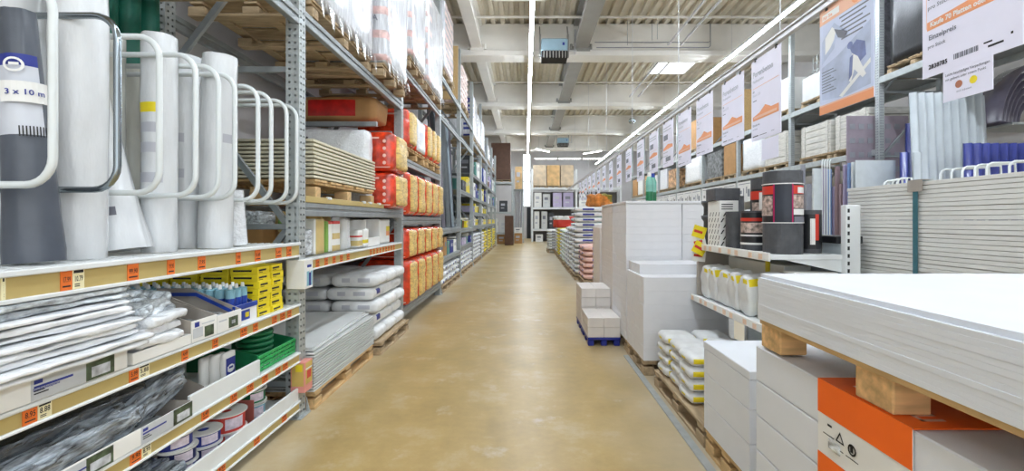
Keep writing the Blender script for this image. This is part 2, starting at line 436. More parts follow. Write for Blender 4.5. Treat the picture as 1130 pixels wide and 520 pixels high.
# heaters below the roof beams
def heater(label, loc, s=1.):
    o = top('fan_heater', label, 'heater', None, loc); o.scale = (s, s, s)
    body = mat('heater_blue_grey', (150, 178, 192), .4, .2, .03)
    b = MB(); b.cbox(-.37, .37, -.25, .25, .2, .56, .03); link('casing', b.mesh('casing', body), o)
    link('louvre_frame', MB().cbox(-.36, .36, -.28, .22, 0, .2, .01).mesh('louvre_frame', dark_gap), o)
    lm = MB().cbox(-.012, .012, -.33, -.26, 0, .2, .003).mesh('louvre', purlin_grey)
    for k in range(8): link('louvre', lm, o, (-.3 + k * .086, 0, 0))
    b = MB()
    for s_ in (-1, 1): b.cbox(s_ * .37, s_ * .42, -.06, .06, .1, .75, .008); b.tube([(s_ * .4, 0, .7), (s_ * .4, .3, 1.1)], .02, 6)
    link('bracket', b.mesh('bracket', purlin_grey), o)
    b = MB().tube([(.42, 0, .3), (.62, 0, .3), (.62, .25, .3), (.62, .25, 1.0)], .03, 8); link('supply_pipe', b.mesh('pipe', alu), o)
    link('badge', MB().box(.22, .28, -.256, -.25, .36, .44).mesh('badge', inkblue), o)
heater('pale blue fan heater hanging under the first roof beam', (.79, 12.6, 5.92), .98)
heater('small dark fan heater hanging far down the hall', (2.15, 26.2, 5.75), .85)
b = MB(); b.lathe([(0, -.14), (.08, -.12), (.14, -.04), (.14, .04), (.08, .12), (0, .14)], 14); b.tube([(0, 0, .13), (0, 0, .75)], .015, 6)
o = link('mirror_ball', b.mesh('mirror_ball', chrome), None, (4.55, 19.4, 5.75)); tag(o, 'small shiny round globe hanging under the roof beam', 'globe')

# ================================================================ racks
def post_mesh(h, holes, w_=.1, d=.1, key=None):
    "rack post with punched holes in the faces towards +x and -y; origin at the front lower corner, extends to -x and +y"
    def mk():
        b = MB(); t = .012
        def plate(P, width):
            cols = [0, width * .2, width * .36, width * .64, width * .8, width]
            z = 0; ph = .05
            while z < h - .001:
                z1, z2 = min(z + ph * .68, h), min(z + ph, h)
                b.quad(P(cols[0], z), P(cols[5], z), P(cols[5], z1), P(cols[0], z1))
                for a in (0, 2, 4): b.quad(P(cols[a], z1), P(cols[a + 1], z1), P(cols[a + 1], z2), P(cols[a], z2))
                z += ph
        if holes:
            plate(lambda a, z: (0, a, z), d); plate(lambda a, z: (-w_ + a, 0, z), w_)
            b.box(-t, -t + .002, t, d, 0, h) if False else None
            b.quad((-w_, 0, 0), (-w_, 0, h), (-w_, d, h), (-w_, d, 0)); b.quad((0, d, 0), (-w_, d, 0), (-w_, d, h), (0, d, h))
            b.quad((0, 0, h), (0, d, h), (-w_, d, h), (-w_, 0, h))
        else:
            b.box(-w_, 0, 0, d, 0, h)
        return b.mesh('post', [galv])
    return cached(('post', round(h, 3), holes, w_, d), mk)
foot_me = cached('foot', lambda: MB().cbox(-.13, .03, -.03, .13, 0, .012, .003).add(
    [(.0, .11, .012), (.028, .11, .012), (0, .11, .12), (0, .12, .012), (.028, .12, .012), (0, .12, .12)], [(0, 1, 2), (3, 5, 4), (0, 3, 4, 1), (1, 4, 5, 2), (0, 2, 5, 3)]).add(
    [(-.1, -.028, .012), (-.1, 0, .012), (-.1, 0, .11), (-.09, -.028, .012), (-.09, 0, .012), (-.09, 0, .11)], [(0, 1, 2), (3, 5, 4), (0, 3, 4, 1), (0, 2, 5, 3)]).mesh('foot', galv))
def beam_mesh(L, h=.11, d=.05, m=galvd):
    return cached(('beam', round(L, 3), h, d, m.name), lambda: MB().cbox(-d, 0, 0, L, 0, h * .42, .004).cbox(-d, -.012, 0, L, h * .4, h * .62, .003).cbox(-d, 0, 0, L, h * .6, h, .004).mesh('beam', m))
def brace_mesh(p0, p1, wd=.045):
    p0, p1 = Vector(p0), Vector(p1); d = (p1 - p0).normalized(); n_ = Vector((-d.z, 0, d.x)) * wd / 2; y = Vector((0, .015, 0))
    v = [p0 + n_ - y, p0 - n_ - y, p1 - n_ - y, p1 + n_ - y, p0 + n_ + y, p0 - n_ + y, p1 - n_ + y, p1 + n_ + y]
    return MB().add(v, [(0, 1, 2, 3), (7, 6, 5, 4), (0, 4, 5, 1), (1, 5, 6, 2), (2, 6, 7, 3), (3, 7, 4, 0)]).mesh('brace', galvd)

# ---- left rack
LXF, LXB, LP = -1.71, -2.72, 2.82
LU = [3.42 + LP * k for k in range(-1, 9)]          # frame positions: 0.60, 3.42, ... 25.98
LH = [4.2, 4.2, 4.2, 6.0, 6.0, 6.0, 6.0, 5.2, 5.2, 5.2]
rack = top('pallet_rack', 'long galvanised pallet rack with perforated uprights along the left of the aisle', 'rack', None, (0, 0, 0))
for k, y in enumerate(LU):
    if k == 0: continue
    h = LH[k]
    for xx in (LXF, LXB):
        u = link('upright', post_mesh(h, k < 5), rack, (xx, y, 0)); link('foot_plate', foot_me, u)
    zz = [.25, 1.45, 2.65, 3.85, 5.05]
    for j, z in enumerate(zz):
        if z > h: break
        link('brace', MB().cbox(LXB, LXF - .1, y + .03, y + .06, z - .022, z + .022, .003).mesh('brace', galvd), rack)
        if j + 1 < len(zz) and zz[j + 1] < h:
            z2 = zz[j + 1]
            a, c = ((LXF - .1, y + .05, z), (LXB, y + .05, z2)) if j % 2 else ((LXB, y + .05, z), (LXF - .1, y + .05, z2))
            if j == 1: a, c = (LXF - .1, y + .05, z), (LXB, y + .05, z2)
            link('brace', brace_mesh(a, c), rack)
def lbeam(bay, z, h=.11, d=.05, back=True):
    "bay 1 lies between frames 0 and 1"
    y0, y1 = LU[bay - 1] + .1, LU[bay]
    me = beam_mesh(y1 - y0, h, d)
    link('beam', me, rack, (LXF, y0, z))
    if back: link('beam', me, rack, (LXB - .05, y0, z))
for bay, zs in {1: [2.98], 2: [.0, 1.53, 3.02][1:], 3: [.14, 1.43, 2.28, 3.57], 4: [.6, 1.2, 3.55, 4.38], 5: [.68, 1.15, 2.2, 3.6, 4.38], 6: [1.2, 1.65, 2.15, 2.92, 4.0], 7: [1.2, 1.65, 2.15, 2.92, 4.0], 8: [1.2, 2.15, 2.92, 4.0], 9: [1.2, 2.15, 2.92, 4.0]}.items():
    for z in zs: lbeam(bay, z)
# shelf decks on the small levels
for bay, z in ((3, .25), (3, 1.54), (3, 2.39), (4, .71), (4, 1.31), (5, .79), (5, 1.26), (5, 2.31), (6, 1.31), (6, 1.76), (6, 2.26), (6, 3.03), (7, 1.31), (7, 1.76), (7, 2.26), (7, 3.03), (8, 1.31), (8, 2.26), (8, 3.03), (9, 1.31), (9, 2.26), (9, 3.03)):
    y0, y1 = LU[bay - 1] + .1, LU[bay]
    link('shelf_deck', MB().box(LXB - .05, LXF - .02, y0, y1, z - .0, z + .012).mesh('deck', galvd), rack)

PR = {1: ['17.99', '10.79'], 2: ['8.99', '8.88']}
def strip(y0, y1, z0, z1, tags, x=LXF):
    "tan price strip between two white lips; tags = (Y, kind, text)"
    L = y1 - y0; h = z1 - z0
    b = MB(); b.cbox(x - .03, x + .012, 0, L, 0, h * .14, .003, 1); b.box(x - .012, x, 0, L, h * .14, h * .82, 0); b.cbox(x - .03, x + .016, 0, L, h * .8, h, .004, 1)
    s_ = link('price_strip', b.mesh('price_strip', [tan, white_paint]), rack, (0, y0, z0))
    for (ty, kind, txt, wd) in tags:
        tb = MB(); hh = h * .66
        tb.box(x + .001, x + .004, -wd / 2, wd / 2, 0, hh, 0)
        if kind == 'o':
            tb.text(txt, .028, (x + .0045, -wd / 2 + .006, hh * .42), (0, 1, 0), (0, 0, 1), 1, .015, maxw=wd - .012)
            tb.box(x + .004, x + .0045, -wd / 2 + .006, wd / 2 - .006, hh * .16, hh * .24, 1)
        else:
            tb.text(txt, .028, (x + .0045, -wd / 2 + .006, hh * .4), (0, 1, 0), (0, 0, 1), 1, .015, maxw=wd - .012)
            for q in (.12, .22): tb.box(x + .004, x + .0045, -wd / 2 + .008, wd * .1, hh * q, hh * (q + .05), 1)
            tb.box(x + .004, x + .0045, -wd / 2 + .004, wd / 2 - .004, hh * .82, hh * .98, 1)
        link('price_tag', tb.mesh('price_tag', [orange_tag if kind == 'o' else cream_tag, ink]), s_, (0, ty - y0, h * .15))
def TY(px): return F * LXF / (px - VX)
def tg(px0, px1, kind, txt):
    a, c = TY(px0), TY(px1); return ((a + c) / 2, kind, txt, c - a)
B1 = (LU[0] + .1, LU[1])
def shelf_body(z, wire=False, depth=1.0):
    y0, y1 = B1
    if wire:
        b = MB(); y = y0 + .03
        while y < y1: b.box(LXF - depth, LXF - .01, y - .005, y + .005, z - .012, z - .002); y += .115
        xx = LXF - .02
        while xx > LXF - depth: b.box(xx - .003, xx + .003, y0, y1, z - .006, z); xx -= .05
        y = y0
        while y < y1: b.box(LXF - depth, LXF - .012, y - .0015, y + .0015, z - .008, z - .004); y += .023
        link('wire_shelf', b.mesh('wire_shelf', white_paint), rack)
    else:
        link('shelf_deck', MB().box(LXF - depth, LXF - .012, y0, y1, z - .03, z).mesh('deck', white_paint), rack)
shelf_body(1.328, True); shelf_body(.86); shelf_body(.5); shelf_body(.14)
strip(*B1, 1.222, 1.333, [tg(0, 5, 'c', '.79'), tg(66, 78.5, 'o', '17.99'), tg(79, 92, 'c', '10.79'), tg(140, 152, 'o', '99.90'), tg(184, 192, 'o', '19.95'), tg(218, 226, 'o', '7.95'), tg(260, 265, 'o', '9.90'), tg(281, 287, 'o', '5.49'), tg(304, 310, 'o', '5.49'), tg(316, 321, 'o', '2.99')])
strip(*B1, .785, .87, [tg(24, 40, 'o', '8.95'), tg(40.5, 56, 'c', '8.88'), tg(142, 152, 'o', '5.99'), tg(152.5, 164, 'c', '5.88'), tg(200, 207, 'o', '4.49'), tg(234, 240, 'o', '3.49'), tg(265, 272, 'o', '6.95'), tg(279, 284, 'o', '4.95'), tg(300, 305, 'o', '2.95'), tg(309, 314, 'o', '3.95'), tg(317, 321, 'o', '3.95')])
strip(*B1, .425, .505, [tg(143, 155, 'o', '9.95'), tg(155.5, 166, 'c', '8.95'), tg(222, 230, 'o', '5.49'), tg(254, 261, 'o', '3.99'), tg(272, 279, 'o', '7.95'), tg(289, 295, 'o', '1.95'), tg(304, 309, 'o', '2.95'), tg(312, 317, 'o', '2.95')])
strip(*B1, .065, .142, [tg(240, 248, 'o', '9.95'), tg(280, 286, 'o', '9.49'), tg(311, 316, 'o', '4.95')])
# white upstand boards on the two lower shelves
link('upstand_board', MB().cbox(LXF - .012, LXF + .004, TY(209), TY(286.5), .505, .605, .003).mesh('upstand', white_paint), rack)
link('upstand_board', MB().cbox(LXF - .012, LXF + .004, TY(205), LU[1] - .01, .142, .238, .003).mesh('upstand', white_paint), rack)
# bay 2 shelf
B2 = (LU[1] + .1, LU[2])
B1, keep = B2, B1
shelf_body(1.2, True)
strip(*B2, 1.1, 1.2, [(3.72 + .16 * k, 'o', '%d.95' % (2 + k % 7), .06) for k in range(5)] + [(5.0 + .11 * k, 'o', '%d.49' % (1 + k % 6), .05) for k in range(9)])
B1 = keep
# wooden clip strip above the second beam of bay 2
link('clip_strip', MB().cbox(LXF - .015, LXF + .006, B2[0], 5.45, 1.64, 1.69, .003).mesh('clip_strip', tan), rack)
for y in (3.9, 4.75, 4.95, 5.25): link('clip', MB().cbox(LXF - .01, LXF + .014, y, y + .07, 1.675, 1.7, .003).mesh('clip', white_paint), rack)
# leaflet holders on the first upright
o = top('leaflet_holder', 'white leaflet box with blue bottle picture hung on the rack upright', 'leaflet box', None, (LXF + .004, 3.43, 0))
b = MB(); b.cbox(-.09, .05, -.03, .1, .98, 1.2, .004, 0)
link('box', b.mesh('leaflet_box', [cardw]), o)
b = MB(); b.box(.0505, .052, .0, .085, 1.0, 1.11, 0); b.box(.0505, .053, .03, .06, 1.0, 1.1, 1); b.box(.0505, .052, .005, .07, 1.14, 1.16, 1); b.box(.0505, .053, .036, .054, 1.1, 1.125, 2)
link('print', b.mesh('print', [teal_c, inkblue, cardw]), o)
o = top('leaflet_holder', 'red and yellow leaflet packets in a holder low on the rack upright', 'leaflet box', None, (LXF + .004, 3.43, 0))
b = MB(); b.cbox(-.06, .05, -.03, .09, .2, .43, .004, 0); b.box(.0505, .052, -.02, .08, .26, .42, 1); b.box(.0505, .053, .0, .06, .3, .36, 2); b.box(.0505, .053, -.02, .08, .37, .38, 3); b.box(-.05, .04, -.0312, -.0305, .25, .42, 1); b.box(-.02, .03, -.032, -.0312, .36, .41, 4)
link('packet', b.mesh('packets', [mat('pink_leaflet', (226, 150, 140)), mat('leaflet_tan', (206, 176, 96)), inkred, cardw, yellowd]), o)

# wire hoops that divide the upper shelf
def hoop_mesh(m, x0=-2.49, x1=LXF - .005, z0=1.628, z1=2.36, r=.1, tr=.014):
    pts = [(x0, 0, z1)]
    for k in range(7):
        a = R(90 - 15 * k); pts.append((x1 - r + r * math.cos(a), 0, z1 - r + r * math.sin(a)))
    for k in range(7):
        a = R(0 - 15 * k); pts.append((x1 - r + r * math.cos(a), 0, z0 + r + r * math.sin(a)))
    pts.append((x0, 0, z0))
    return MB().tube(pts, tr, 10).mesh('hoop', m)
hw, hc = hoop_mesh(tubew), hoop_mesh(chrome)
for k, px in enumerate((60, 131, 177, 217, 242, 260, 285.5, 300, 317, 328)):
    o = link('divider_hoop', hc if k == 1 else hw, None, (0, TY(px), 0))
    tag(o, 'dark chrome divider hoop beside the big white roll' if k == 1 else f'{nth(k + 1 if k < 1 else k)} white tube divider hoop counted from the near end of the roll shelf', 'divider', 'divider hoops on the roll shelf')
for z in (1.628, 2.36):
    link('hoop_rail', MB().cbox(-2.512, -2.492, LU[0] + .1, LU[1] - .02, z - .02, z + .02, .004).mesh('hoop_rail', galvd), rack)

# ================================================================ left bay 1: rolls, film packs, cartridges, spools
def roll_mesh(r, h, seed=0, mats=None, mf=None, amp=.006, n=26, rings=22, squash=1.0, fold=0., topin=.55, taper=0.):
    b = MB(); v = []; f = []; mi = []
    for i in range(rings + 1):
        z = h * i / rings
        for k in range(n):
            a = 2 * math.pi * k / n
            q = Vector((math.cos(a) * 2.2, math.sin(a) * 2.2, z * 2.0)) + Vector((seed * 3.7, 0, 0))
            rr = r + amp * (noise.noise(q) + .6 * noise.noise(q * 2.3)) + (fold * max(0, math.cos(a * 2 + seed)) if fold else 0)
            rr *= 1 - taper * (i / rings) ** .8
            if i == 0: rr *= .96
            v.append((rr * math.cos(a), rr * math.sin(a) * squash, z))
    for i in range(rings):
        for k in range(n):
            f.append((i * n + k, i * n + (k + 1) % n, (i + 1) * n + (k + 1) % n, (i + 1) * n + k))
            mi.append(mf((i + .5) / rings, (k + .5) / n) if mf else 0)
    b.add(v, f, True, mi)
    t = v[-n:]; cen = len(b.v)
    v2 = [(p[0] * topin, p[1] * topin, h - .0) for p in t] + [(p[0] * topin * .98, p[1] * topin * .98, h - .08) for p in t]
    b.add(t + v2, [(k, (k + 1) % n, n + (k + 1) % n, n + k) for k in range(n)] + [(n + k, n + (k + 1) % n, 2 * n + (k + 1) % n, 2 * n + k) for k in range(n)] + [tuple(2 * n + k for k in range(n))], False, 0)
    b.add(v[:n], [tuple(reversed(range(n)))], False, 0)
    return b.mesh('roll', mats)
ZA = 1.329
def roll(label, px, py, r, h, mats, seed, mf=None, lean=(0, 0), X=None, squash=1., rz=0, fold=0., amp=.006, topin=.55, taper=0., group='rolls on the upper left shelf'):
    "base centre seen at px; depth from X"
    Y = F * X / (px - VX)
    o = link('film_roll', roll_mesh(r, h, seed, mats, mf, amp, squash=squash, fold=fold, topin=topin, taper=taper), None, (X, Y, ZA + abs(math.sin(lean[0])) * r + abs(math.sin(lean[1])) * r * .9), (lean[0], lean[1], rz))
    tag(o, label, 'film roll', group); return o
def face_dir(k): return k      # fraction of the turn, 0 = +x, .75 = -y (towards the camera)
def lab(z0, z1, a0, a1, idx): return lambda z, a: idx if (z0 < z < z1 and a0 < a < a1) else 0
# dark grey folded film roll with its label
def dk(z, a):
    if .48 < z < .84 and (a > .62):
        if z > .77: return 2
        return 1
    return 0
o = roll('dark grey film roll with pale blue-headed label leaning at the near end', 39, 0, 0.098, .98, [roll_dark, mat('label_pale', (206, 210, 218), .4, 0, .03), inkblue], 1, dk, (R(0), R(-4)), X=-1.92, squash=.9, amp=.008, taper=.42)
def wrap(me_b, r, a0, z0, squash=1.):
    "bend flat (u, 0, v) print round a roll"
    me_b.v = [((r + y * -1) * math.cos(a0 + x / r), (r + y * -1) * math.sin(a0 + x / r) * squash, z0 + z) for (x, y, z) in me_b.v]; return me_b
tb = MB(); n_ = 8
for k in range(n_): tb.quad((-.07 + .14 * k / n_, -.006, -.028), (-.07 + .14 * (k + 1) / n_, -.006, -.028), (-.07 + .14 * (k + 1) / n_, -.006, .052), (-.07 + .14 * k / n_, -.006, .052), 1)
tb.text('3 x 10 m', .03, (0, -.009, 0), (1, 0, 0), (0, 0, 1), 0, .015, 'C'); 
link('size_label', wrap(tb, .076, R(-42), .64, .92).mesh('size_label', [inkblue, cardw]), o)
tb = MB()
for q in range(9): tb.quad((-.04 + q * .009, -.008, -.02), (-.036 + q * .009, -.008, -.02), (-.036 + q * .009, -.008, .02), (-.04 + q * .009, -.008, .02), 0)
link('barcode', wrap(tb, .082, R(-30), .5, .92).mesh('barcode', [ink]), o)
tb = MB(); tb.add([(.028 * math.cos(R(a)), -.008, .028 * math.sin(R(a))) for a in range(0, 360, 20)] + [(.02 * math.cos(R(a)), -.008, .02 * math.sin(R(a))) for a in range(0, 360, 20)], [(k, (k + 1) % 18, 18 + (k + 1) % 18, 18 + k) for k in range(18)], False, 0)
tb.add([(-.012, -.008, .008), (.014, -.008, .008), (.014, -.008, -.002), (-.012, -.008, -.002)], [(0, 1, 2, 3)], False, 0)
link('emblem', wrap(tb, .07, R(-62), .755, .92).mesh('emblem', [cardw]), o)
roll('very tall thick white roll behind the first divider hoop', 87, 0, 0.098, 1.62, [roll_white, inkred], 3, None, (0, 0), X=-1.975, topin=.4)
roll('tall white roll left of the thick one and behind the dark roll', 44, 0, 0.09, 1.3, [roll_white], 4, None, (0, 0), X=-2.385)
roll('white roll at the back near the frame edge', 18, 0, 0.095, 1.7, [roll_white], 5, None, (0, 0), X=-2.25)
def sidep(z, a):
    if .2 < z < .235 and .6 < a < .9: return 1
    if .5 < z < .53 and .7 < a < .9: return 1
    return 0
roll('slanting white roll flaring towards its base beside the chrome hoop', 131, 0, 0.13, .92, [roll_white, inkgrey], 6, sidep, (R(0), R(-9)), X=-2.015, amp=.012, taper=.62)
lab1 = lambda z, a: 2 if (.62 < z < .7 and .62 < a < .86) else (1 if ((.3 < z < .6 and .62 < a < .9 and int(z * 90) % 3 == 0)) else 0)
roll('cream roll with black lettering bands right of the chrome hoop', 118, 0, 0.078, 1.16, [roll_cream, inkgrey, ink], 7, lambda z, a: 2 if (.8 < z < .83 or .6 < z < .612) and .6 < a < .95 else 0, X=-2.257)
roll('creased cream roll with a small yellow mark behind the chrome hoop', 147, 0, 0.08, 1.1, [roll_cream, inklight, yellow], 8, lambda z, a: 2 if .5 < z < .56 and .55 < a < .66 else 0, X=-2.405, amp=.012)
roll('white roll with yellow and grey printed label between third and fourth hoops', 176, 0, 0.08, 1.16, [roll_white, inklight, yellow], 9, lab1, X=-1.974)
roll('white roll with fine grey text panel left of the front roll', 204, 0, 0.085, 1.17, [roll_white, inklight, inkgrey], 10, lambda z, a: 1 if (.35 < z < .72 and .64 < a < .86 and int(z * 80) % 3 == 0) else 0, X=-2.09)
roll('clean white roll standing foremost at the right end of the row', 237.5, 0, 0.092, 1.17, [roll_white, inklight], 11, lambda z, a: 1 if (.45 < z < .75 and a > .88 and int(z * 80) % 3 == 0) else 0, (0, R(1.5)), X=-1.905, topin=.3)
roll('short cream roll behind the yellow-labelled roll', 176, 0, 0.068, 1.1, [roll_cream], 12, None, X=-2.25)
roll('short slanted white roll end beside the empty hoops', 262, 0, 0.062, .36, [film_white], 13, None, (0, R(-4)), X=-1.892)
for k, (px, X, r) in enumerate(((112, -2.6, .076), (138, -2.6, .076), (161, -2.6, .076))):
    roll(['dark green roll standing at the back next to the thick white roll', 'middle one of the three dark green rolls at the back', 'rightmost dark green roll at the back of the shelf'][k], px, 0, r, 1.85, [roll_green], 20 + k, None, X=X, amp=.01)
    
# soft film packs
def pack_mesh(sx, sy, sz, seed, mats, amp=.01, fs=9., n=(16, 26, 5), mf=None, ridge=False, an=(1, 1, 1)):
    return MB().soft(sx, sy, sz, .02, n, amp, fs, seed, .1, mf, (0, 0, sz / 2), ridge, True, not ridge, an).mesh('pack', mats)
def pack(label, c, s, seed, mats, rot=(0, 0, 0), group=None, cat='film pack', name='film_pack', **kw):
    o = link(name, pack_mesh(*s, seed, mats, **kw), None, c, rot); return tag(o, label, cat, group)
# shelf two: white dust-sheet packs over their tray
for k in range(10):
    pack(f'white folded film pack, {nth(10 - k)} from the top of the big pile on the second shelf' if k < 9 else 'topmost clear-wrapped film pack of the big pile on the second shelf',
         (-2.03 + .018 * math.sin(k * 2.1) + .006 * (9 - k), 1.57 + .025 * math.sin(k * 1.7), .956 + k * .0262), (.66, .84 - .012 * k, .026), 30 + k, [film_white if k < 8 else film_clear], (0, 0, .035 * math.sin(k * 3)), 'white packs on the second shelf', amp=.009, fs=20, n=(26, 44, 4), an=(1, .3, 1))
for k in range(4):
    pack(f'{nth(4 - k)} white pack from the top of the small pile beside the big one', (-1.98 + .02 * (k % 2), 2.12, .875 + k * .045), (.55, .27, .05), 40 + k, [film_white], (0, 0, .08 * (k - 1)), 'small white pile', amp=.012, fs=12, n=(20, 24, 5))
pack('crumpled folded clear film pack with a dark slit on the small pile', (-1.95, 2.12, 1.055), (.4, .3, .07), 46, [film_clear], (.1, .12, .3), amp=.03, fs=8, n=(24, 24, 8), ridge=True)
def tray(label, y0, y1, z, hf, hb, depth, m_, prints=None, x=LXF + .012):
    z += .004; o = top('display_tray', label, 'tray', None, (0.006, 0, 0))
    link('front_panel', MB().cbox(x - .006, x, y0, y1, z, z + hf, .001).mesh('front', cardw), o)
    for y in (y0, y1 - .005):
        b = MB(); b.add([(x - .006, y, z), (x - .006, y, z + hf), (x - depth * .6, y, z + hb), (x - depth, y, z + hb), (x - depth, y, z), (x - .006, y + .005, z), (x - .006, y + .005, z + hf), (x - depth * .6, y + .005, z + hb), (x - depth, y + .005, z + hb), (x - depth, y + .005, z)],
                         [(0, 1, 2, 3, 4), (9, 8, 7, 6, 5), (1, 6, 7, 2), (0, 5, 6, 1), (2, 7, 8, 3), (3, 8, 9, 4)])
        link('side_panel', b.mesh('side', m_), o)
    if prints:
        mats_ = [cardw, mat('tray_label_grey', (196, 200, 204), .5), inkblue, mat('photo_dark', (70, 84, 62), .5, 0, .4, 30), mat('photo_pale', (190, 194, 200), .5, 0, .2, 30), ink]
        for pl in (prints if isinstance(prints[0], list) else [prints]):
            b = MB()
            for (ya, yb, za, zb, mi) in pl: b.box(x + .0002, x + .0008 + .0003 * mi, ya, yb, z + za, z + zb, mi)
            link('label_print', b.mesh('label_print', mats_), o)
    return o
def lbl(ya, yb, z0, z1, ph):
    L = yb - ya; h = z1 - z0; m = ya + L * ph
    return [(ya, m, z0, z1, 1), (m, yb, z0, z1, 3), (m + L * .07, yb - L * .06, z0 + h * .12, z0 + h * .62, 4), (m, yb, z1 - h * .16, z1, 2),
            (ya + L * .03, ya + L * .12, z1 - h * .3, z1 - h * .12, 2), (ya + L * .03, ya + L * .46, z1 - h * .48, z1 - h * .38, 2), (ya + L * .03, ya + L * .14, z1 - h * .62, z1 - h * .57, 5), (ya + L * .03, ya + L * .18, z1 - h * .74, z1 - h * .69, 5)]
o = tray('white display tray with dust-sheet label and photo under the big pile', 1.2, TY(136), .87, .085, .085, .5, cardw, lbl(TY(28), TY(121), .003, .082, .62))
tb = MB().text('Staubschutzplane', .013, (LXF + .0142, TY(30), .91), (0, 1, 0), (0, 0, 1), 0, .02); link('lettering', tb.mesh('lettering', [inkblue]), o)
tray('white tray with grey label right of the big pile', TY(142), TY(207), .87, .05, .05, .5, cardw)
tray('low white tray with tall grey side beside the small pile', TY(208), TY(236), .87, .11, .2, .5, cardg, [(TY(211), TY(216), .075, .1, 2), (TY(209), TY(220), .02, .07, 1), (TY(222), TY(232), .01, .065, 3), (TY(219), TY(233), .08, .086, 1)])
tray('white tray with dark picture next to the blue cartridges', TY(236.5), TY(263), .87, .1, .22, .5, cardg, [(TY(249), TY(259), .01, .07, 3), (TY(252), TY(256), .03, .05, 4), (TY(238), TY(247), .06, .068, 1)])
for k in range(4):
    pack(f'{nth(4 - k)} thin grey folded sheet from the top in the trays beside the cartridges', (-1.98, 2.4 + .22 * (k % 2), .88 + (k // 2) * .05), (.4, .17, .05), 50 + k, [film_clear], (0, R(8), .05 * k), 'grey sheets in trays', amp=.01)
# cartridges
cart_body = cached('cartb', lambda: MB().lathe([(0, 0), (.026, 0), (.026, .2), (.012, .207), (.0, .207)], 12, [0, 1, 0, 0], smooth=False).mesh('cartridge', [teal_c, teal_c]))
cart_noz = cached('cartn', lambda: MB().lathe([(.011, 0), (.008, .026), (0, .026)], 10).mesh('nozzle', cardw))
cart_lab = cached('cartl', lambda: MB().lathe([(.0265, .02), (.0265, .15)], 12).mesh('wrap', blue_pl))
for i in range(12):
    for j in range(3):
        X = -1.79 - i * .062; Y = 2.745 + j * .06
        o = top('sealant_cartridge', f'blue and pale teal sealant cartridge, {nth(i + 1)} row from the aisle, {["near", "middle", "far"][j]} file', 'cartridge', 'sealant cartridges on the second shelf', (X, Y, .875))
        link('tube', cart_body, o); link('nozzle_cap', cart_noz, o, (0, 0, .207))
        link('label_wrap', cart_lab, o)
o = top('cartridge_tray', 'blue rimmed white tray holding the front sealant cartridges', 'tray', None, (0, 0, 0))
b = MB(); b.cbox(LXF - .03, LXF - .02, TY(262), TY(287), .862, .97, .002, 1); b.cbox(LXF - .032, LXF - .015, TY(262), TY(287), .955, .985, .002, 0); b.box(LXF - .02, LXF - .0185, TY(270), TY(279), .885, .945, 0); b.box(LXF - .0185, LXF - .0178, TY(274), TY(278), .9, .93, 2)
link('front_panel', b.mesh('front', [blue_pl, cardw, yellowd]), o)
for y in (TY(262) - .012, TY(287)):
    b = MB(); b.add([(LXF - .03, y, .97), (-1.95, y, 1.07), (-2.5, y, 1.07), (-2.5, y, 1.05), (-1.95, y, 1.05), (LXF - .03, y, .95), (LXF - .03, y + .008, .97), (-1.95, y + .008, 1.07), (-2.5, y + .008, 1.07), (-2.5, y + .008, 1.05), (-1.95, y + .008, 1.05), (LXF - .03, y + .008, .95)],
                    [(0, 1, 4, 5), (1, 2, 3, 4), (11, 10, 7, 6), (10, 9, 8, 7), (0, 6, 7, 1), (1, 7, 8, 2), (5, 4, 10, 11), (4, 3, 9, 10)])
    link('side_rim', b.mesh('rim', blue_pl), o)
# yellow cartons
ycart = [cached(('yc', L), lambda L=L: MB().cbox(-.09, .09, -L / 2, L / 2, 0, .046, .002, 0).box(.0902, .0906, -L * .42, L * .2, .018, .03, 1).box(.0902, .0906, -L * .42, -L * .1, .008, .012, 1).box(-.07, .05, -L / 2 - .0006, -L / 2 - .0002, .016, .028, 1).mesh('yc', [yellow, ink])) for L in (.14, .29)]
for c_, Y in enumerate((3.02, 3.175)):
    for k in range(7):
        o = link('yellow_carton', ycart[0], None, (-1.83 + .006 * math.sin(k * 5 + c_), Y, .864 + k * .047), (0, 0, .03 * math.sin(k * 3.3 + c_)))
        tag(o, f'small yellow carton, {nth(7 - k)} from the top in the {["near", "far"][c_]} front column', 'carton', 'yellow cartons on the second shelf')
for c_, X in enumerate((-2.03, -2.23, -2.43)):
    for k in range(7):
        o = link('yellow_carton', ycart[1], None, (X, 3.1, .862 + k * .047), (0, 0, .015 * math.sin(k * 3.3 + c_)))
        tag(o, f'long yellow carton, {nth(7 - k)} from the top in the {nth(c_ + 2)} column from the aisle', 'carton', 'yellow cartons on the second shelf')
# shelf three: dark film packs
for k in range(5):
    pack(f'dark grey film pack, {nth(5 - k)} from the top of the crumpled pile on the third shelf', (-2.1 - .02 * (4 - k), 1.56 + .05 * (k % 2) + .04 * k, .51 + k * .045), (.62, .86, .055), 60 + k, [film_dark], (0, R(4), .06 * math.sin(k * 2)), 'dark packs on the third shelf', amp=.013, fs=16, n=(30, 36, 5), ridge=True, an=(1, .2, 1))
def fringe(label, c, s, seed, rot, mats=None):
    pack(label, c, s, seed, mats or [film_silver], rot, None, amp=.02, fs=20, n=(30, 60, 10), ridge=True, an=(1, .22, 1))
fringe('crinkled silvery film bundle spilling over the tray edge on the third shelf', (-1.83, 1.62, .575), (.22, .8, .1), 71, (R(2), R(12), .03))
fringe('raised crinkled clear film end rising beside the dark packs', (-1.87, 2.1, .585), (.2, .55, .1), 72, (R(14), R(12), .12))
fringe('flat glossy film pack behind the raised crinkled end', (-2.05, 2.3, .51), (.3, .4, .08), 73, (R(5), R(8), .1))
o = tray('white tray with film label and dark photo under the raised crinkled end', TY(60), TY(208.5), .505, .075, .08, .55, cardg, [lbl(TY(151), TY(208), .0, .075, .6), lbl(TY(62), TY(120), .0, .07, .45)])
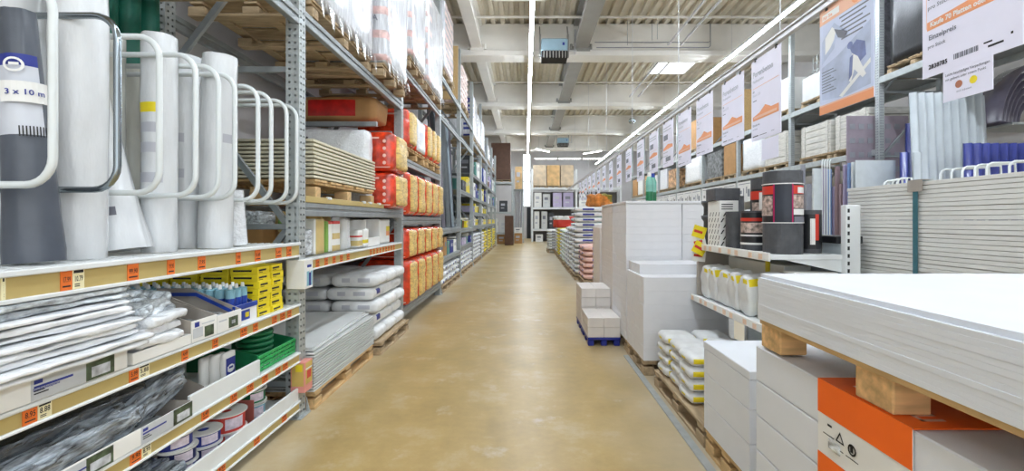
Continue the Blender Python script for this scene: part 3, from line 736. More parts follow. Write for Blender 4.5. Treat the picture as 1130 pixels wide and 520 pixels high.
link('divider_panel', MB().add([(-1.75, TY(232), .505), (-1.75, TY(232), .6), (-2.1, TY(232), .74), (-2.6, TY(232), .74), (-2.6, TY(232), .505)], [(0, 1, 2, 3, 4)]).mesh('divider', cardg), o)
# blue-white packet, green crate with coiled hose
for k in range(3):
    o = top('hanging_packet', ['blue and white packet with oval emblem standing foremost on the third shelf', 'second white packet behind the blue emblem one', 'rear white packet of the three on the third shelf'][k], 'packet', None, (-1.8 - .03 * k, TY(268) - .05 * k, .506))
    b = MB(); b.soft(.03, .11, .2, .012, (3, 6, 8), .003, 12, 80 + k, c=(0, 0, .1)); link('pouch', b.mesh('pouch', cardw), o)
    if k == 0:
        b = MB(); b.box(.0165, .0175, -.042, .042, .012, .165, 0); b.box(.0176, .0182, -.03, .03, .085, .115, 1)
        v = [(.0186, .032 * math.cos(R(a)), .1 + .024 * math.sin(R(a))) for a in range(0, 360, 20)]; b.add(v, [tuple(range(18))], False, 1); b.box(.0188, .0192, -.018, .018, .1, .112, 0)
        link('print', b.mesh('print', [inkblue, cardw]), o)
o = top('green_crate', 'slatted green plastic crate at the end of the third shelf', 'crate', None, (0, 0, 0))
y0, y1 = TY(289), LU[1] - .02
b = MB(); L = y1 - y0
for k in range(4): b.cbox(LXF - .03, LXF - .018, y0, y1, .51 + k * .028, .53 + k * .028, .002)
for k in range(8): b.cbox(LXF - .026, LXF - .022, y0 + L * k / 7 - .004, y0 + L * k / 7 + .004, .51, .61, .001)
for k in range(14): b.add([(LXF - .017, y0 + L * k / 14, .51), (LXF - .017, y0 + L * k / 14 + .008, .51), (LXF - .017, y0 + L * (k + 1) / 14 + .008, .61), (LXF - .017, y0 + L * (k + 1) / 14, .61)], [(0, 1, 2, 3)])
link('front_lattice', b.mesh('lattice', green_pl), o)
for y in (y0, y1 - .012):
    b = MB(); b.add([(LXF - .03, y, .51), (LXF - .03, y, .62), (-2.2, y, .72), (-2.2, y, .51), (LXF - .03, y + .012, .51), (LXF - .03, y + .012, .62), (-2.2, y + .012, .72), (-2.2, y + .012, .51)], [(0, 1, 2, 3), (7, 6, 5, 4), (1, 5, 6, 2), (0, 4, 5, 1)])
    link('side_panel', b.mesh('side', green_dk), o)
for k in range(6):
    b = MB(); b.tube([(.1 * math.cos(R(a)), .1 * math.sin(R(a)), 0) for a in range(0, 360, 20)], .017, 8, closed=True); b.tube([(.07 * math.cos(R(a)), .07 * math.sin(R(a)), .004) for a in range(0, 360, 20)], .017, 8, closed=True)
    o = link('hose_coil', b.mesh('coil', green_dk), None, (-1.9, 3.18, .53 + k * .037), (0, 0, k)); tag(o, f'green coil of line in the green crate, {nth(6 - k)} from the top', 'coil', 'green coils in the crate')
# shelf four: spools and film
def spool(label, loc, m_, r=.1, h=.1, rot=(0, 0, 0)):
    o = link('tape_spool', None, None, loc, rot); tag(o, label, 'spool', 'spools on the lowest shelf')
    link('winding', MB().lathe([(.0, .006), (r * .88, .006), (r * .88, h - .006), (0, h - .006)], 24, smooth=False).mesh('winding', m_), o)
    fl = cached(('fl', r), lambda: MB().lathe([(.03, 0), (r, 0), (r, .006), (.03, .006), (.03, 0)], 28, smooth=False).mesh('flange', cardw))
    link('flange', fl, o); link('flange', fl, o, (0, 0, h - .006))
    b = MB()
    for k in range(-3, 3): pass
    n_ = 7; v = []
    for k in range(n_):
        a = R(-60 + 60 * k / (n_ - 1)); v += [(r * .885 * math.cos(a), r * .885 * math.sin(a), h * .2), (r * .885 * math.cos(a), r * .885 * math.sin(a), h * .8)]
    b.add(v, [(2 * k, 2 * k + 2, 2 * k + 3, 2 * k + 1) for k in range(n_ - 1)], True); link('sticker', b.mesh('sticker', mat('spool_sticker', (226, 214, 226), .5, 0, .1, 40)), o)
for k, (dx, py, z) in enumerate(((0, 222, 0), (0, 222, 1), (-.02, 222, 2), (.0, 240, 0), (.0, 240, 1))):
    spool(['lowest blue spool with white rims in the near stack', 'middle blue spool with white rims in the near stack', 'topmost blue spool of the near stack', 'lower blue spool of the second stack', 'upper blue spool of the second stack'][k], (-1.86 + dx, TY(py) + (.03 if k < 3 else .1), .143 + z * .076), blue_dk if k % 2 else inkblue, .095, .075)
spool('red spool with white rims and a pale sticker on the lowest shelf', (-1.87, 2.83, .2), mat('red_cord', (214, 70, 58), .5, 0, .05, 40), .115, .11)
spool('lower red spool under the red one with the sticker', (-1.87, 2.83, .143), mat('red_cord', (214, 70, 58)), .11, .056)
spool('green spool with white sticker near the rack upright', (-1.9, 3.13, .25), green_dk, .1, .09)
spool('pale spool under the green one near the rack upright', (-1.9, 3.13, .143), teal_c, .1, .1)
o = link('red_partition', MB().cbox(-2.3, -1.78, 2.965, 2.972, .143, .32, .002).mesh('partition', mat('rust_card', (170, 100, 90), .7)), None); tag(o, 'rust red card partition behind the red spool', 'partition')
fringe('crinkled silvery film pack lying near on the lowest shelf', (-1.87, 2.05, .15), (.26, .55, .12), 75, (R(3), R(8), .1))
for k in range(2): pack(f'{["lower", "upper"][k]} dark film pack at the near end of the lowest shelf', (-2.05, 1.75, .145 + k * .06), (.5, .7, .07), 76 + k, [film_dark], (0, 0, 0), 'dark packs on the lowest shelf', amp=.015, ridge=True)
link('tray_panel', MB().cbox(LXF - .012, LXF + .002, TY(60), TY(204), .142, .2, .002).mesh('tray_panel', white_paint), rack)

# ================================================================ pallets and stacks
def pallet(label, x0, x1, y0, y1, z=0, m_=None, group='wooden pallets', h=.144, along='y', cat='pallet', name='wooden_pallet'):
    m_ = m_ or wood
    o = top(name, label, cat, group, ((x0 + x1) / 2, (y0 + y1) / 2, z), 0 if along == 'y' else R(90))
    W, L = (x1 - x0, y1 - y0) if along == 'y' else (y1 - y0, x1 - x0)
    bd, sb, bl, rn = (boxmesh(W / 6.2, L, .022, m_, .002), boxmesh(W, .1, .022, m_, .002), boxmesh(.1, .13, h - .088, m_, .003), boxmesh(.1, L, .022, m_, .002))
    for k in range(5): link('deck_board', bd, o, (-W / 2 + W / 12.4 + k * (W - W / 6.2) / 4, 0, h - .022))
    for q in (-1, 0, 1):
        link('stringer_board', sb, o, (0, q * (L / 2 - .065), h - .044)); link('bottom_board', rn, o, (q * (W / 2 - .05), 0, 0))
        for p_ in (-1, 0, 1): link('block', bl, o, (q * (W / 2 - .05), p_ * (L / 2 - .065), .022))
    return o
def sheets(name, labelfmt, cat, group, x0, x1, y0, y1, z0, n, th, gap, m_, jx=.006, jy=.006, seed=0, topdown=True):
    rnd = random.Random(seed); me = boxmesh(x1 - x0, y1 - y0, th, m_, min(.002, th * .15))
    for k in range(n):
        o = link(name, me, None, ((x0 + x1) / 2 + rnd.uniform(-jx, jx), (y0 + y1) / 2 + rnd.uniform(-jy, jy), z0 + k * (th + gap)), (0, 0, rnd.uniform(-.003, .003)))
        tag(o, labelfmt.format(n=nth(n - k)), cat, group)
# ---- left bay 2
pallet('wooden floor pallet under the grey plasterboard stack', -2.62, -1.665, 3.58, 4.95, 0, wood)
sheets('plasterboard', 'grey plasterboard sheet, {n} from the top of the floor stack by the leaflet holders', 'plasterboard', 'plasterboards on the floor pallet', -2.66, -1.66, 3.56, 4.97, .146, 14, .0125, .01, board_grey, .003, .003, seed=1)
for k in range(2):
    o = link('plasterboard', boxmesh(1.0, 1.42, .0125, board_grey, .002), None, (-2.2 - .03 * k, 4.27, .463 + k * .016), (0, 0, R(2.2 + k))); tag(o, ['second skewed plasterboard under the top one of the floor stack', 'skewed top plasterboard of the floor stack'][k], 'plasterboard', 'plasterboards on the floor pallet')
pallet('wooden pallet on the second level under the cream boards', -2.7, -1.74, 3.75, 5.2, 1.642, wood, along='x', h=.2)
sheets('cream_board', 'cream building board, {n} from the top of the upper stack', 'board', 'cream boards on the upper level', -2.72, -1.74, 3.72, 5.24, 1.85, 10, .021, .012, board_cream, .004, .004, seed=2)
pallet('wooden floor pallet under the pale sacks', -2.6, -1.6, 5.02, 6.2, 0, wood2)
def sack_mesh(sx, sy, sz, seed, mats, mf=None, n=(12, 9, 5), amp=.007):
    return cached(('sack', sx, sy, sz, seed, tuple(m.name for m in mats), n), lambda: MB().soft(sx, sy, sz, min(.05, sz * .45), n, amp, 5, seed, .22, mf, (0, 0, sz / 2), clamp=True).mesh('sack', mats))
def sk_front(u, v, w_, a):
    if a == -2 and -.1 < w_ < .5 and (-.5 < u < -.1 or .2 < u < .6): return 1
    if a == 1 and -.3 < v < .4 and w_ > -.3: return 2
    return 0
for k in range(5):
    for i in range(2):
        for j in range(3):
            ox = (.0 if k % 2 == 0 else .05)
            cx = (-1.91 if i == 0 else -2.46) - (ox if i == 0 else ox * .5); cy = 5.22 + .39 * j
            o = link('cement_sack', sack_mesh(.53, .375, .148, k * 2 + i, [bagp if i == 0 else bagg, inklight, inkblue if (k in (1, 3) and j == 0) else bagp], sk_front), None, (cx, cy,   .146 + k * .1495), (0, 0, .006 * math.sin(k * 2 + j + i)))
            tag(o, f'pale sack, {nth(5 - k)} layer down, {["near", "middle", "far"][j]} row, {["aisle", "wall"][i]} side, by the plasterboards', 'sack', 'pale sacks beside the plasterboards')
# small goods on the shelf at 1.2 m
def packet(label, x, y, z, s, mats, mf=None, rz=0., amp=.006, seed=0, cat='packet', name='packet', r=.02, n=(6, 8, 10), lean=0.):
    o = link(name, MB().soft(*s, r, n, amp, 9, seed, 0, mf, (0, 0, s[2] / 2)).mesh('packet', mats), None, (x, y, z), (0, lean, rz)); return tag(o, label, cat)
tl = mat('packet_tan', (206, 182, 120)); gl = mat('packet_green', (126, 168, 74))
packet('clear bag of pale goods nearest the upright on the sacks shelf', -1.84, 3.67, 1.212, (.16, .17, .21), [film_clear], amp=.015, seed=1)
packet('tan and green bag standing on the clear bag by the upright', -1.9, 3.67, 1.4, (.14, .16, .11), [tl, gl], lambda u, v, w_, a: 1 if w_ > 0 else 0, seed=2)
packet('tall tan carton with white edge on the sacks shelf', -1.82, 3.86, 1.212, (.14, .16, .3), [tl, cardw], lambda u, v, w_, a: 1 if a == -2 else 0, amp=.002, seed=3, r=.006, name='carton', cat='carton')
packet('green and white carton with red corner next to the tan carton', -1.83, 4.06, 1.212, (.14, .13, .28), [cardw, gl, inkred], lambda u, v, w_, a: 1 if (v < -.2) else (2 if w_ > .75 else 0), amp=.002, seed=4, r=.006, name='carton', cat='carton')
packet('white and green carton with red band in the middle of the sacks shelf', -1.83, 4.22, 1.212, (.14, .16, .28), [cardw, gl, inkred, tl], lambda u, v, w_, a: 2 if w_ > .75 else (3 if (abs(w_) < .2 or w_ < -.65) else 0), amp=.002, seed=5, r=.006, name='carton', cat='carton')
packet('grey and white pouch with slanted edge on the sacks shelf', -1.83, 4.5, 1.212, (.12, .22, .31), [film_white, board_grey, green_dk], lambda u, v, w_, a: 1 if v < -.1 else (2 if v > .8 else 0), .05, .012, 6)
packet('low white and orange carton before the open white tray', -1.79, 4.78, 1.212, (.1, .12, .18), [cardw, tl, inkred], lambda u, v, w_, a: 1 if -.8 < w_ < -.2 else (2 if .2 < w_ < .45 else 0), amp=.002, seed=7, r=.005, name='carton', cat='carton')
packet('small white and yellow carton before the open white tray', -1.79, 4.95, 1.212, (.1, .14, .19), [cardw, tl, yellowd], lambda u, v, w_, a: 2 if -.7 < w_ < -.2 else 0, amp=.002, seed=8, r=.005, name='carton', cat='carton')
o = top('open_carton', 'open white shelf tray with grey inside on the sacks shelf', 'tray', None, (-1.95, 5.2, 1.203))
for (a, c_) in (((-.2, .2, -.24, -.23), .3), ((-.2, .2, .23, .24), .3), ((-.2, -.19, -.23, .23), .3), ((.19, .2, -.23, .23), .1)):
    link('panel', MB().box(*a, 0, c_).mesh('panel', cardw), o)
packet('white carton with orange and yellow label at the far end of the sacks shelf', -1.88, 5.73, 1.212, (.2, .4, .3), [cardw, yellowd, inkorange], lambda u, v, w_, a: (1 if w_ < .35 and w_ > 0 else 2) if (a == 1 and v > .2 and abs(w_) < .35) else 0, amp=.001, seed=9, r=.004, name='carton', cat='carton')
for k, (y, m1) in enumerate(((3.75, film_clear), (4.05, tl), (4.25, mat('packet_rust', (176, 96, 60))), (4.5, tl))):
    packet(['clear topped packet at the back above the tan carton', 'tan packet lying at the back of the sacks shelf', 'rust coloured packet lying at the back of the sacks shelf', 'tan packet perched on the grey pouch'][k], -2.2 if k != 3 else -2.05, y, 1.212, (.16, .22, .36), [m1, card], lambda u, v, w_, a: 1 if w_ < .2 else 0, amp=.01, seed=30 + k)
# white insulation bag and orange insulation packs
o = link('insulation_bag', MB().soft(.95, .2, .92, .07, (14, 5, 14), .02, 4, 5, 0, None, (0, 0, .46)).mesh('bag', [film_white]), None, (-2.3, 5.36, 1.645)); tag(o, 'big white plastic wrapped bag standing behind the cream boards', 'insulation bag')
tb = MB().text('H', .16, (0, 0, 0), (1, 0, 0), (0, .0, 1), 0, .02); link('lettering', tb.mesh('letter', [ink]), o, (-.28, -.125, .72), (0, R(20), 0))
def orange_pack(label, x0, x1, y0, y1, z0, z1, seed, wools=1, group='orange insulation packs on the left rack', vert=True, m_=None):
    "wool slabs bulging out of an orange film sleeve; the aisle side is +x"
    sx, sy, sz = x1 - x0, y1 - y0, z1 - z0
    o = top('insulation_pack', label, 'insulation pack', group, ((x0 + x1) / 2, (y0 + y1) / 2, z0))
    link('film_sleeve', cached(('osl', round(sx, 2), round(sy, 2), round(sz, 2), seed % 3, (m_ or or_film).name), lambda: MB().soft(sx, sy, sz, .085, (10, 10, 12), .012, 9, seed, 0, None, (0, 0, sz / 2), clamp=True).mesh('sleeve', m_ or or_film)), o)
    for k in range(wools):
        a = -sy / 2 + sy * (k + .5) / wools
        link('wool_slab', cached(('owl', round(sy / wools, 2), round(sz, 2), seed % 3), lambda: MB().soft(.07, sy / wools * .66, sz * .84, .034, (4, 8, 12), .012, 9, seed, 0, None, (0, 0, sz * .5)).mesh('wool', wool)), o, (sx / 2, a, 0))
    b = MB(); y = -sy / 2 - .012
    if sz > .35 and sx > .3:
        for q, zz in enumerate((.2, .38, .56, .74)):
            v = [(sx * .36 + .022 * math.cos(R(a)), y, sz * zz + .022 * math.sin(R(a))) for a in range(0, 360, 40)]
            b.add(v, [tuple(range(9))], False, 0)
        b.box(-sx * .35, sx * .28, y - .001, y, sz * .8, sz * .84, 0); b.box(-sx * .35, sx * .45, y - .001, y, sz * .08, sz * .1, 0)
        link('print', b.mesh('print', [mat('pale_pink_print', (246, 200, 186), .5)]), o)
    return o
orange_pack('lower orange insulation pack beside the cream boards', -2.4, -1.6, 5.5, 6.16, 1.645, 2.09, 1)
orange_pack('upper orange insulation pack beside the cream boards', -2.4, -1.6, 5.5, 6.16, 2.1, 2.585, 2)
o = link('insulation_pack', MB().soft(1.0, .5, .3, .06, (12, 8, 6), .02, 4, 9, 0, lambda u, v, w_, a: 1 if (a == -2 and abs(w_) < .6 and -.7 < u < .5) else 0, (0, 0, .15)).mesh('pack', [card, red_film]), None, (-2.35, 5.83, 2.735)); tag(o, 'brown and red insulation pack lying at the back above the white bag', 'insulation pack')
link('brace', MB().cbox(LXB, LXF - .1, 6.1, 6.15, 2.64, 2.7, .003).mesh('brace', galvd), rack); link('brace', MB().cbox(LXB, LXF - .1, 5.5, 5.55, 2.64, 2.7, .003).mesh('brace', galvd), rack)
# bay 3: rows of packs
Y3 = LU[2] + .16
for k in range(5):
    orange_pack(f'standing orange insulation pack, {nth(k + 1)} from the near end of the floor row', -2.4, -1.65, Y3 + k * .53, Y3 + k * .53 + .5, .278, .93, k, 1)
    orange_pack(f'lying orange insulation pack, {nth(k + 1)} from the near end above the floor row', -2.4, -1.66, Y3 + k * .53, Y3 + k * .53 + .5, .94, 1.39, k + 1, 1)
    orange_pack(f'standing orange insulation pack, {nth(k + 1)} from the near end of the middle level', -2.4, -1.65, Y3 + k * .53, Y3 + k * .53 + .5, 1.57, 2.2, k + 2, 1)
pallet('small wooden pallet under the white box pack among the orange packs', -2.5, -1.68, Y3, Y3 + 1.15, 2.405, wood, along='x')
pallet('small wooden pallet under the upper orange packs', -2.5, -1.68, Y3 + 1.35, Y3 + 2.5, 2.405, wood, along='x')
orange_pack('red wrapped pack with white carton face on the upper pallet', -2.4, -1.66, Y3, Y3 + .5, 2.56, 3.1, 1, 1)
o = link('insulation_pack', MB().soft(.75, .62, .52, .05, (8, 8, 8), .01, 5, 3, 0, lambda u, v, w_, a: 1 if a != 1 else (2 if (abs(w_) < .3 and -.5 < v < .3) else 0), (0, 0, .26)).mesh('pack', [film_white, or_film, inklight]), None, (-2.03, Y3 + .84, 2.56)); tag(o, 'white fronted insulation pack between red ones on the upper pallet', 'insulation pack')
for k in range(3): orange_pack(f'upright orange insulation pack, {nth(k + 1)} on the far upper pallet', -2.4, -1.68, Y3 + 1.32 + k * .4, Y3 + 1.7 + k * .4, 2.56, 3.16, k, 1)
# film wrapped loads on the top level
def wrapped(label, x0, x1, y0, y1, z0, z1, seed, mf=None, mats=None, txt=None, group='film wrapped loads on the top level'):
    sx, sy, sz = x1 - x0, y1 - y0, z1 - z0
    o = top('wrapped_load', label, 'wrapped load', group, ((x0 + x1) / 2, (y0 + y1) / 2, z0))
    link('stretch_film', MB().soft(sx, sy, sz, .06, (12, 14, 18), .018, 4, seed, 0, mf, (0, 0, sz / 2), clamp=True).mesh('load', mats or [film_load]), o)
    b = MB()      # torn film hanging below
    for k in range(13):
        y = -sy / 2 + sy * (k + .5) / 13 + .03 * math.sin(k * 9 + seed); d = .05 + .13 * abs(math.sin(k * 5 + seed)) ** 2; w_ = .03 + .025 * math.sin(k * 3.7)
        b.add([(sx / 2 + .005, y - w_, .03), (sx / 2 + .005, y + w_, .03), (sx / 2 + .02, y + w_ * .6, -d * .5), (sx / 2 + .025, y + w_ * .1, -d), (sx / 2 + .018, y - w_ * .7, -d * .6)], [(0, 1, 2, 3, 4)])
    link('loose_film', b.mesh('loose_film', [film_tear]), o)['kind'] = 'stuff'
    if txt:
        tb = MB()
        for (s_, size, px, pz, mi) in txt: tb.text(s_, size, (px, -sy / 2 - .03, pz), (1, 0, 0), (0, 0, 1), mi, .02)
        link('lettering', tb.mesh('lettering', [inkgrey, mat('purple_print', (110, 90, 170), .5), inkred]), o)
    return o
pk = mat('pale_red_print', (214, 180, 176), .3, 0, .2, 9, .8, 16, coat=.7)
strp = lambda u, v, w_, a: 1 if (int((w_ + 1) * 24) % 8 == 0 and a in (1, -2)) else 0
def load_pallet(label, x0, x1, y0, y1, z): pallet(label, x0, x1, y0, y1, z, wood2, 'pallets on the top level', along='x')
for (a, c_, xa, z, lb, sd) in ((3.62, 4.98, -1.66, 3.132, 'first', 1), (5.1, 6.02, -1.56, 3.132, 'second', 2), (6.4, 7.3, -1.6, 3.682, 'third', 3), (7.55, 8.95, -1.62, 3.682, 'fourth', 4)):
    load_pallet(f'{lb} wooden pallet of the top level counted from the near upright', -2.7, xa - .04, a, c_, z)
    wrapped(f'{lb} white film wrapped load of the top level counted from the near upright', -2.72, xa, a - .02, c_ + .02, z + .15, z + 1.75, sd, strp if sd == 1 else (lambda u, v, w_, a: 1 if (a == -2 or (a == 1 and v < -.6)) and int((w_ + 1) * 9) % 3 == 0 else 0), [film_load, pk],
            [('URSA', .09, .27, .45, 0), ('\u2302', .1, .36, .6, 1)] if sd == 2 else ([('URSA', .1, .25, .3, 2)] if sd == 3 else None))
for k, (a, c_) in enumerate(((.75, 2.0), (2.05, 3.3))):
    load_pallet(f'{["near", "far"][k]} brown wooden pallet above the roll shelf', -2.7, -1.75, a, c_, 3.092)
    link('deck_sheet', MB().box(-2.7, -1.76, a, c_, 3.24, 3.26).mesh('deck_sheet', card), rack)
# bay 4: metal profiles, boards and bags above
for k in range(16):
    y = LU[3] + .2 + k * .155; x = -1.85 - .05 * (k % 4); L = 2.45 + .15 * math.sin(k * 3)
    key = ('prof', k % 3)
    me = cached(key, lambda: MB().box(-.002, .0, -.04, .04, 0, 2.6).box(0, .035, -.04, -.038, 0, 2.6).box(0, .035, .038, .04, 0, 2.6).mesh('profile', [steel_d, steel_p, galvd][k % 3]))
    o = link('metal_profile', me, None, (x + .04, y, 1.325), (R(-2 + 1.3 * math.sin(k)), R(-3.5), R(20 * math.sin(k * 2.3))), (1.6, 1.6, 1))
    tag(o, f'long metal stud profile leaning beyond the orange packs, {nth(k + 1)} from the near end', 'metal profile', 'metal profiles leaning in the left rack')
def carton(label, x, y, z, sx, sy, sz, m_, group, prints=True, rz=0., name='carton', cat='carton', seed=0):
    key = ('ct', round(sx, 2), round(sy, 2), round(sz, 2), m_.name, prints, seed % 3)
    def mk():
        b = MB(); b.cbox(-sx / 2, sx / 2, -sy / 2, sy / 2, 0, sz, .004, 0)
        if prints:
            b.box(-sx * .3, sx * .2, -sy / 2 - .002, -sy / 2, sz * .55, sz * .75, 1 + seed % 2); b.box(-sx * .3, sx * .1, -sy / 2 - .002, -sy / 2, sz * .3, sz * .38, 1)
            for s_ in (-1, 1): b.box(s_ * sx / 2, s_ * (sx / 2 + .002), -sy * .3, sy * .25, sz * .5, sz * .75, 1 + seed % 2)
        return b.mesh('carton', [m_, inklight, inkgrey])
    return tag(link(name, cached(key, mk), None, (x, y, z), (0, 0, rz)), label, cat, group)
def bucket(label, x, y, z, r, h, m_, lid, group):
    o = top('bucket', label, 'bucket', group, (x, y, z))
    link('pail', cached(('pail', r, h, m_.name), lambda: MB().lathe([(0, 0), (r * .88, 0), (r, h * .92), (r * 1.04, h * .92)], 16).mesh('pail', m_)), o)
    link('lid', cached(('lid', r, h, lid.name), lambda: MB().lathe([(r * 1.05, h * .9), (r * 1.05, h), (0, h)], 16, smooth=False).mesh('lid', lid)), o)
rnd = random.Random(11)
# top level beyond: pallets, bags, plywood
load_pallet('wooden pallet high above the metal profiles', -2.6, -1.68, 9.3, 10.5, 4.49)
wrapped('pinkish wrapped sack load high above the metal profiles', -2.6, -1.66, 9.28, 10.5, 4.64, 6.1, 5, lambda u, v, w_, a: 1 if int((w_ + 1) * 9) % 2 == 0 and abs(v) < .8 else 0, [film_load, pk])
o = link('plywood_sheet', MB().cbox(-2.5, -1.68, 0, .03, 0, 1.35, .003).mesh('ply', plywood), None, (0, 11.2, 4.49), (R(-3), 0, 0)); tag(o, 'bare plywood sheet standing on edge high on the left rack', 'plywood')
load_pallet('wooden pallet under the pink printed sacks on the far top level', -2.6, -1.66, 12.1, 13.3, 4.49)
bagpr = lambda u, v, w_, a: 1 if (a in (1, -1, -2) and abs(w_) < .3 and (-.5 < (v if abs(a) == 1 else u) < .3)) else 0
for k in range(7):
    for j in range(3):
        o = link('cement_sack', sack_mesh(.5, .4, .148, 40 + (k + j) % 3, [bagpink, pk], bagpr, (8, 8, 4)), None, (-1.94, 12.3 + .41 * j, 4.64 + k * .15)); tag(o, f'pink printed sack on the far top level, {nth(7 - k)} layer from the top, {["near", "middle", "far"][j]} file', 'sack', 'pink printed sacks on the far top level')
for k, (y, z) in enumerate(((14.9, 4.115), (16.2, 4.115), (17.75, 4.115), (20.55, 4.115), (23.4, 4.115))):
    load_pallet(f'wooden pallet on the far upper left level, {nth(k + 1)} beyond pink sacks', -2.6, -1.7, y, y + 1.2, z)
    wrapped(f'blue-printed white load on the far upper left level, {nth(k + 1)} beyond pink sacks', -2.55, -1.7, y + .04, y + 1.13, z + .16, z + [1.5, 1.2, 1.3, .8, .6][k], 10 + k, lambda u, v, w_, a: 1 if (a == -2 and int((w_ + 1) * 7) % 2 == 0 and u > .2) else 0, [film_load, inkblue], group='white loads on the far upper left level')
# small goods on the far left shelves
gm = [cardw, mat('goods_teal', (90, 150, 140)), yellowd, board_grey, mat('goods_lilac', (190, 180, 210)), cardw, inkblue, card, blue_pl, mat('goods_dark', (60, 62, 66))]
names = {0: 'white', 1: 'teal', 2: 'yellow', 3: 'grey', 4: 'lilac', 5: 'white', 6: 'blue', 7: 'brown', 8: 'bright blue', 9: 'dark'}
for bay, zs in {4: (.724, ), 5: (.804, 1.274, 2.324), 6: (1.324, 1.774, 2.274, 3.044), 7: (1.324, 1.774, 2.274, 3.044), 8: (1.324, 2.274, 3.044), 9: (1.324, 2.274, 3.044)}.items():
    for zi, z in enumerate(zs):
        kk = 0; y = LU[bay - 1] + .25; hmax = min([q for q in (1.15, 1.6, 2.1, 2.87, 3.9) if q > z + .15], default=z + .7) - z
        while y < LU[bay] - .3:
            kk += 1; sy = rnd.uniform(.28, .5); h = hmax * rnd.uniform(.55, .9); h = min(h, .6); c_ = rnd.randrange(10)
            if bay >= 6 and z < 1.8 and y > LU[bay - 1] + .9: c_ = 2
            if rnd.random() < .3 and h > .2:
                bucket(f'{names[c_]} bucket, {nth(kk)} along the {nth(zi + 1)} shelf, far left rack section {nth(bay - 3)}', -1.92, y + sy / 2, z, min(.14, sy * .45), min(h, .35), gm[c_], cardw, f'{names[c_]} buckets on the far left rack')
            else:
                carton(f'{names[c_]} carton, {nth(kk)} along the {nth(zi + 1)} shelf, far left rack section {nth(bay - 3)}', -1.98, y + sy / 2, z, round(.45, 2), round(sy, 1), round(h, 1), gm[c_], f'{names[c_]} cartons on the far left rack', True, 0, seed=c_)
            y += sy + rnd.uniform(.03, .1)
# floor pallets with sacks along the far left
np_ = 0
for bay in range(4, 10):
    for q in range(2 if bay < 8 else 1):
        np_ += 1; y = LU[bay - 1] + .14 + 1.34 * q; nj = 3 if bay < 7 else 2
        m_ = yellowd if bay >= 8 or (bay == 7 and q) else bagp; n_ = {4: 3, 5: 4}.get(bay, 7)
        Ln = 1.26 if bay < 8 else 2.5; sy = Ln / nj
        pallet(f'low wooden pallet under the far left floor sacks, {nth(np_)} beyond the orange packs', -2.45, -1.7, y, y + Ln, 0, wood2)
        for i in range(n_):
            for j in range(nj):
                o = link('cement_sack', sack_mesh(.55, round(sy - .02, 2), .126, 50 + (i + j) % 3, [m_, inkblue if m_ is not yellowd else gm[9]], bagpr, (8, 6, 4)), None, (-1.98 - .02 * ((i + j) % 2), y + sy * (j + .5), .148 + i * .128))
                tag(o, f'{"yellow" if m_ is yellowd else "blue-printed white"} sack, {nth(n_ - i)} layer down, {["near", "middle", "far"][j]} row, far left floor pallet {nth(np_)}', 'sack', 'sacks on the far left floor')

# ================================================================ right side: near stacks
# white boxes stack under the slab pallet
SX, SY0, SY1 = .94, .45, 1.85
pallet('low wooden pallet under the large white board block', SX + .02, SX + .98, SY0, SY1 - .02, 0, wood)
for k in range(6):
    o = link('insulation_board', boxmesh(1.0, SY1 - SY0, .1385, board_white, .004), None, (SX + .5, (SY0 + SY1) / 2, .146 + k * .141)); tag(o, f'thick white insulation board, {nth(6 - k)} from the top of the block with the orange wrap', 'insulation board', 'insulation boards under the orange wrap')
ZB = .146 + 6 * .141 + .001
orange_w = mat('orange_wrap_print', (250, 106, 18), .45, 0, .03, 4)
o = top('orange_wrap', 'orange and white printed card wrap folded over the white board block', 'card wrap', None, (0, 0, 0))
y0, y1 = 1.094, 1.447; x = SX - .004
b = MB(); b.box(x - .002, x, y0, y1, ZB - .5, ZB + .004, 1); b.box(x - .002, SX + 1.0, y0, y1, ZB, ZB + .004, 0)
link('card', b.mesh('card', [orange_w, cardw]), o)
b = MB(); b.box(x - .003, x - .002, y0, y1, ZB - .1, ZB + .0045, 0); b.add([(x - .003, y0, ZB - .5), (x - .003, y1, ZB - .5), (x - .003, y1, ZB - .225), (x - .003, y0, ZB - .225)], [(0, 1, 2, 3)], False, 0)
link('orange_field', b.mesh('orange_field', [orange_w]), o)
b = MB(); xx = x - .0034
def P2(u, v): return (xx, 1.42 - u, ZB - .14 + v)        # u runs to the right, v up
def tri(cx, cy, r, t_, mi=0):
    o_ = [(cx + r * math.cos(R(a)), cy + r * math.sin(R(a))) for a in (90, 210, 330)]; i_ = [(cx + (r - t_) * math.cos(R(a)), cy + (r - t_) * math.sin(R(a))) for a in (90, 210, 330)]
    b.add([P2(*p) for p in o_ + i_], [(0, 1, 4, 3), (1, 2, 5, 4), (2, 0, 3, 5)], False, mi)
tri(.075, -.005, .022, .009)
b.add([P2(.125 + .017 * math.cos(R(a)), -.012 + .017 * math.sin(R(a))) for a in range(0, 360, 30)] + [P2(.125 + .011 * math.cos(R(a)), -.012 + .011 * math.sin(R(a))) for a in range(0, 360, 30)], [(k, (k + 1) % 12, 12 + (k + 1) % 12, 12 + k) for k in range(12)])
b.add([P2(.118, -.02), P2(.13, -.02), P2(.13, 0), P2(.118, .0)], [(0, 1, 2, 3)])
for (u, v, ww, hh) in ((.02, .012, .02, .007), (.0, -.018, .05, .003), (.06, -.04, .03, .003), (.1, -.04, .05, .003)): b.add([P2(u, v), P2(u + ww, v), P2(u + ww, v + hh), P2(u, v + hh)], [(0, 1, 2, 3)])
link('symbols', b.mesh('symbols', [ink]), o)
b = MB()
for q, yy in enumerate((1.13, 1.16, 1.19, 1.25, 1.28, 1.36)): b.box(SX + .05, SX + .11, yy, yy + .012, ZB + .0045, ZB + .005, 0)
b.box(SX + .05, SX + .06, 1.13, 1.2, ZB + .0045, ZB + .005, 0)
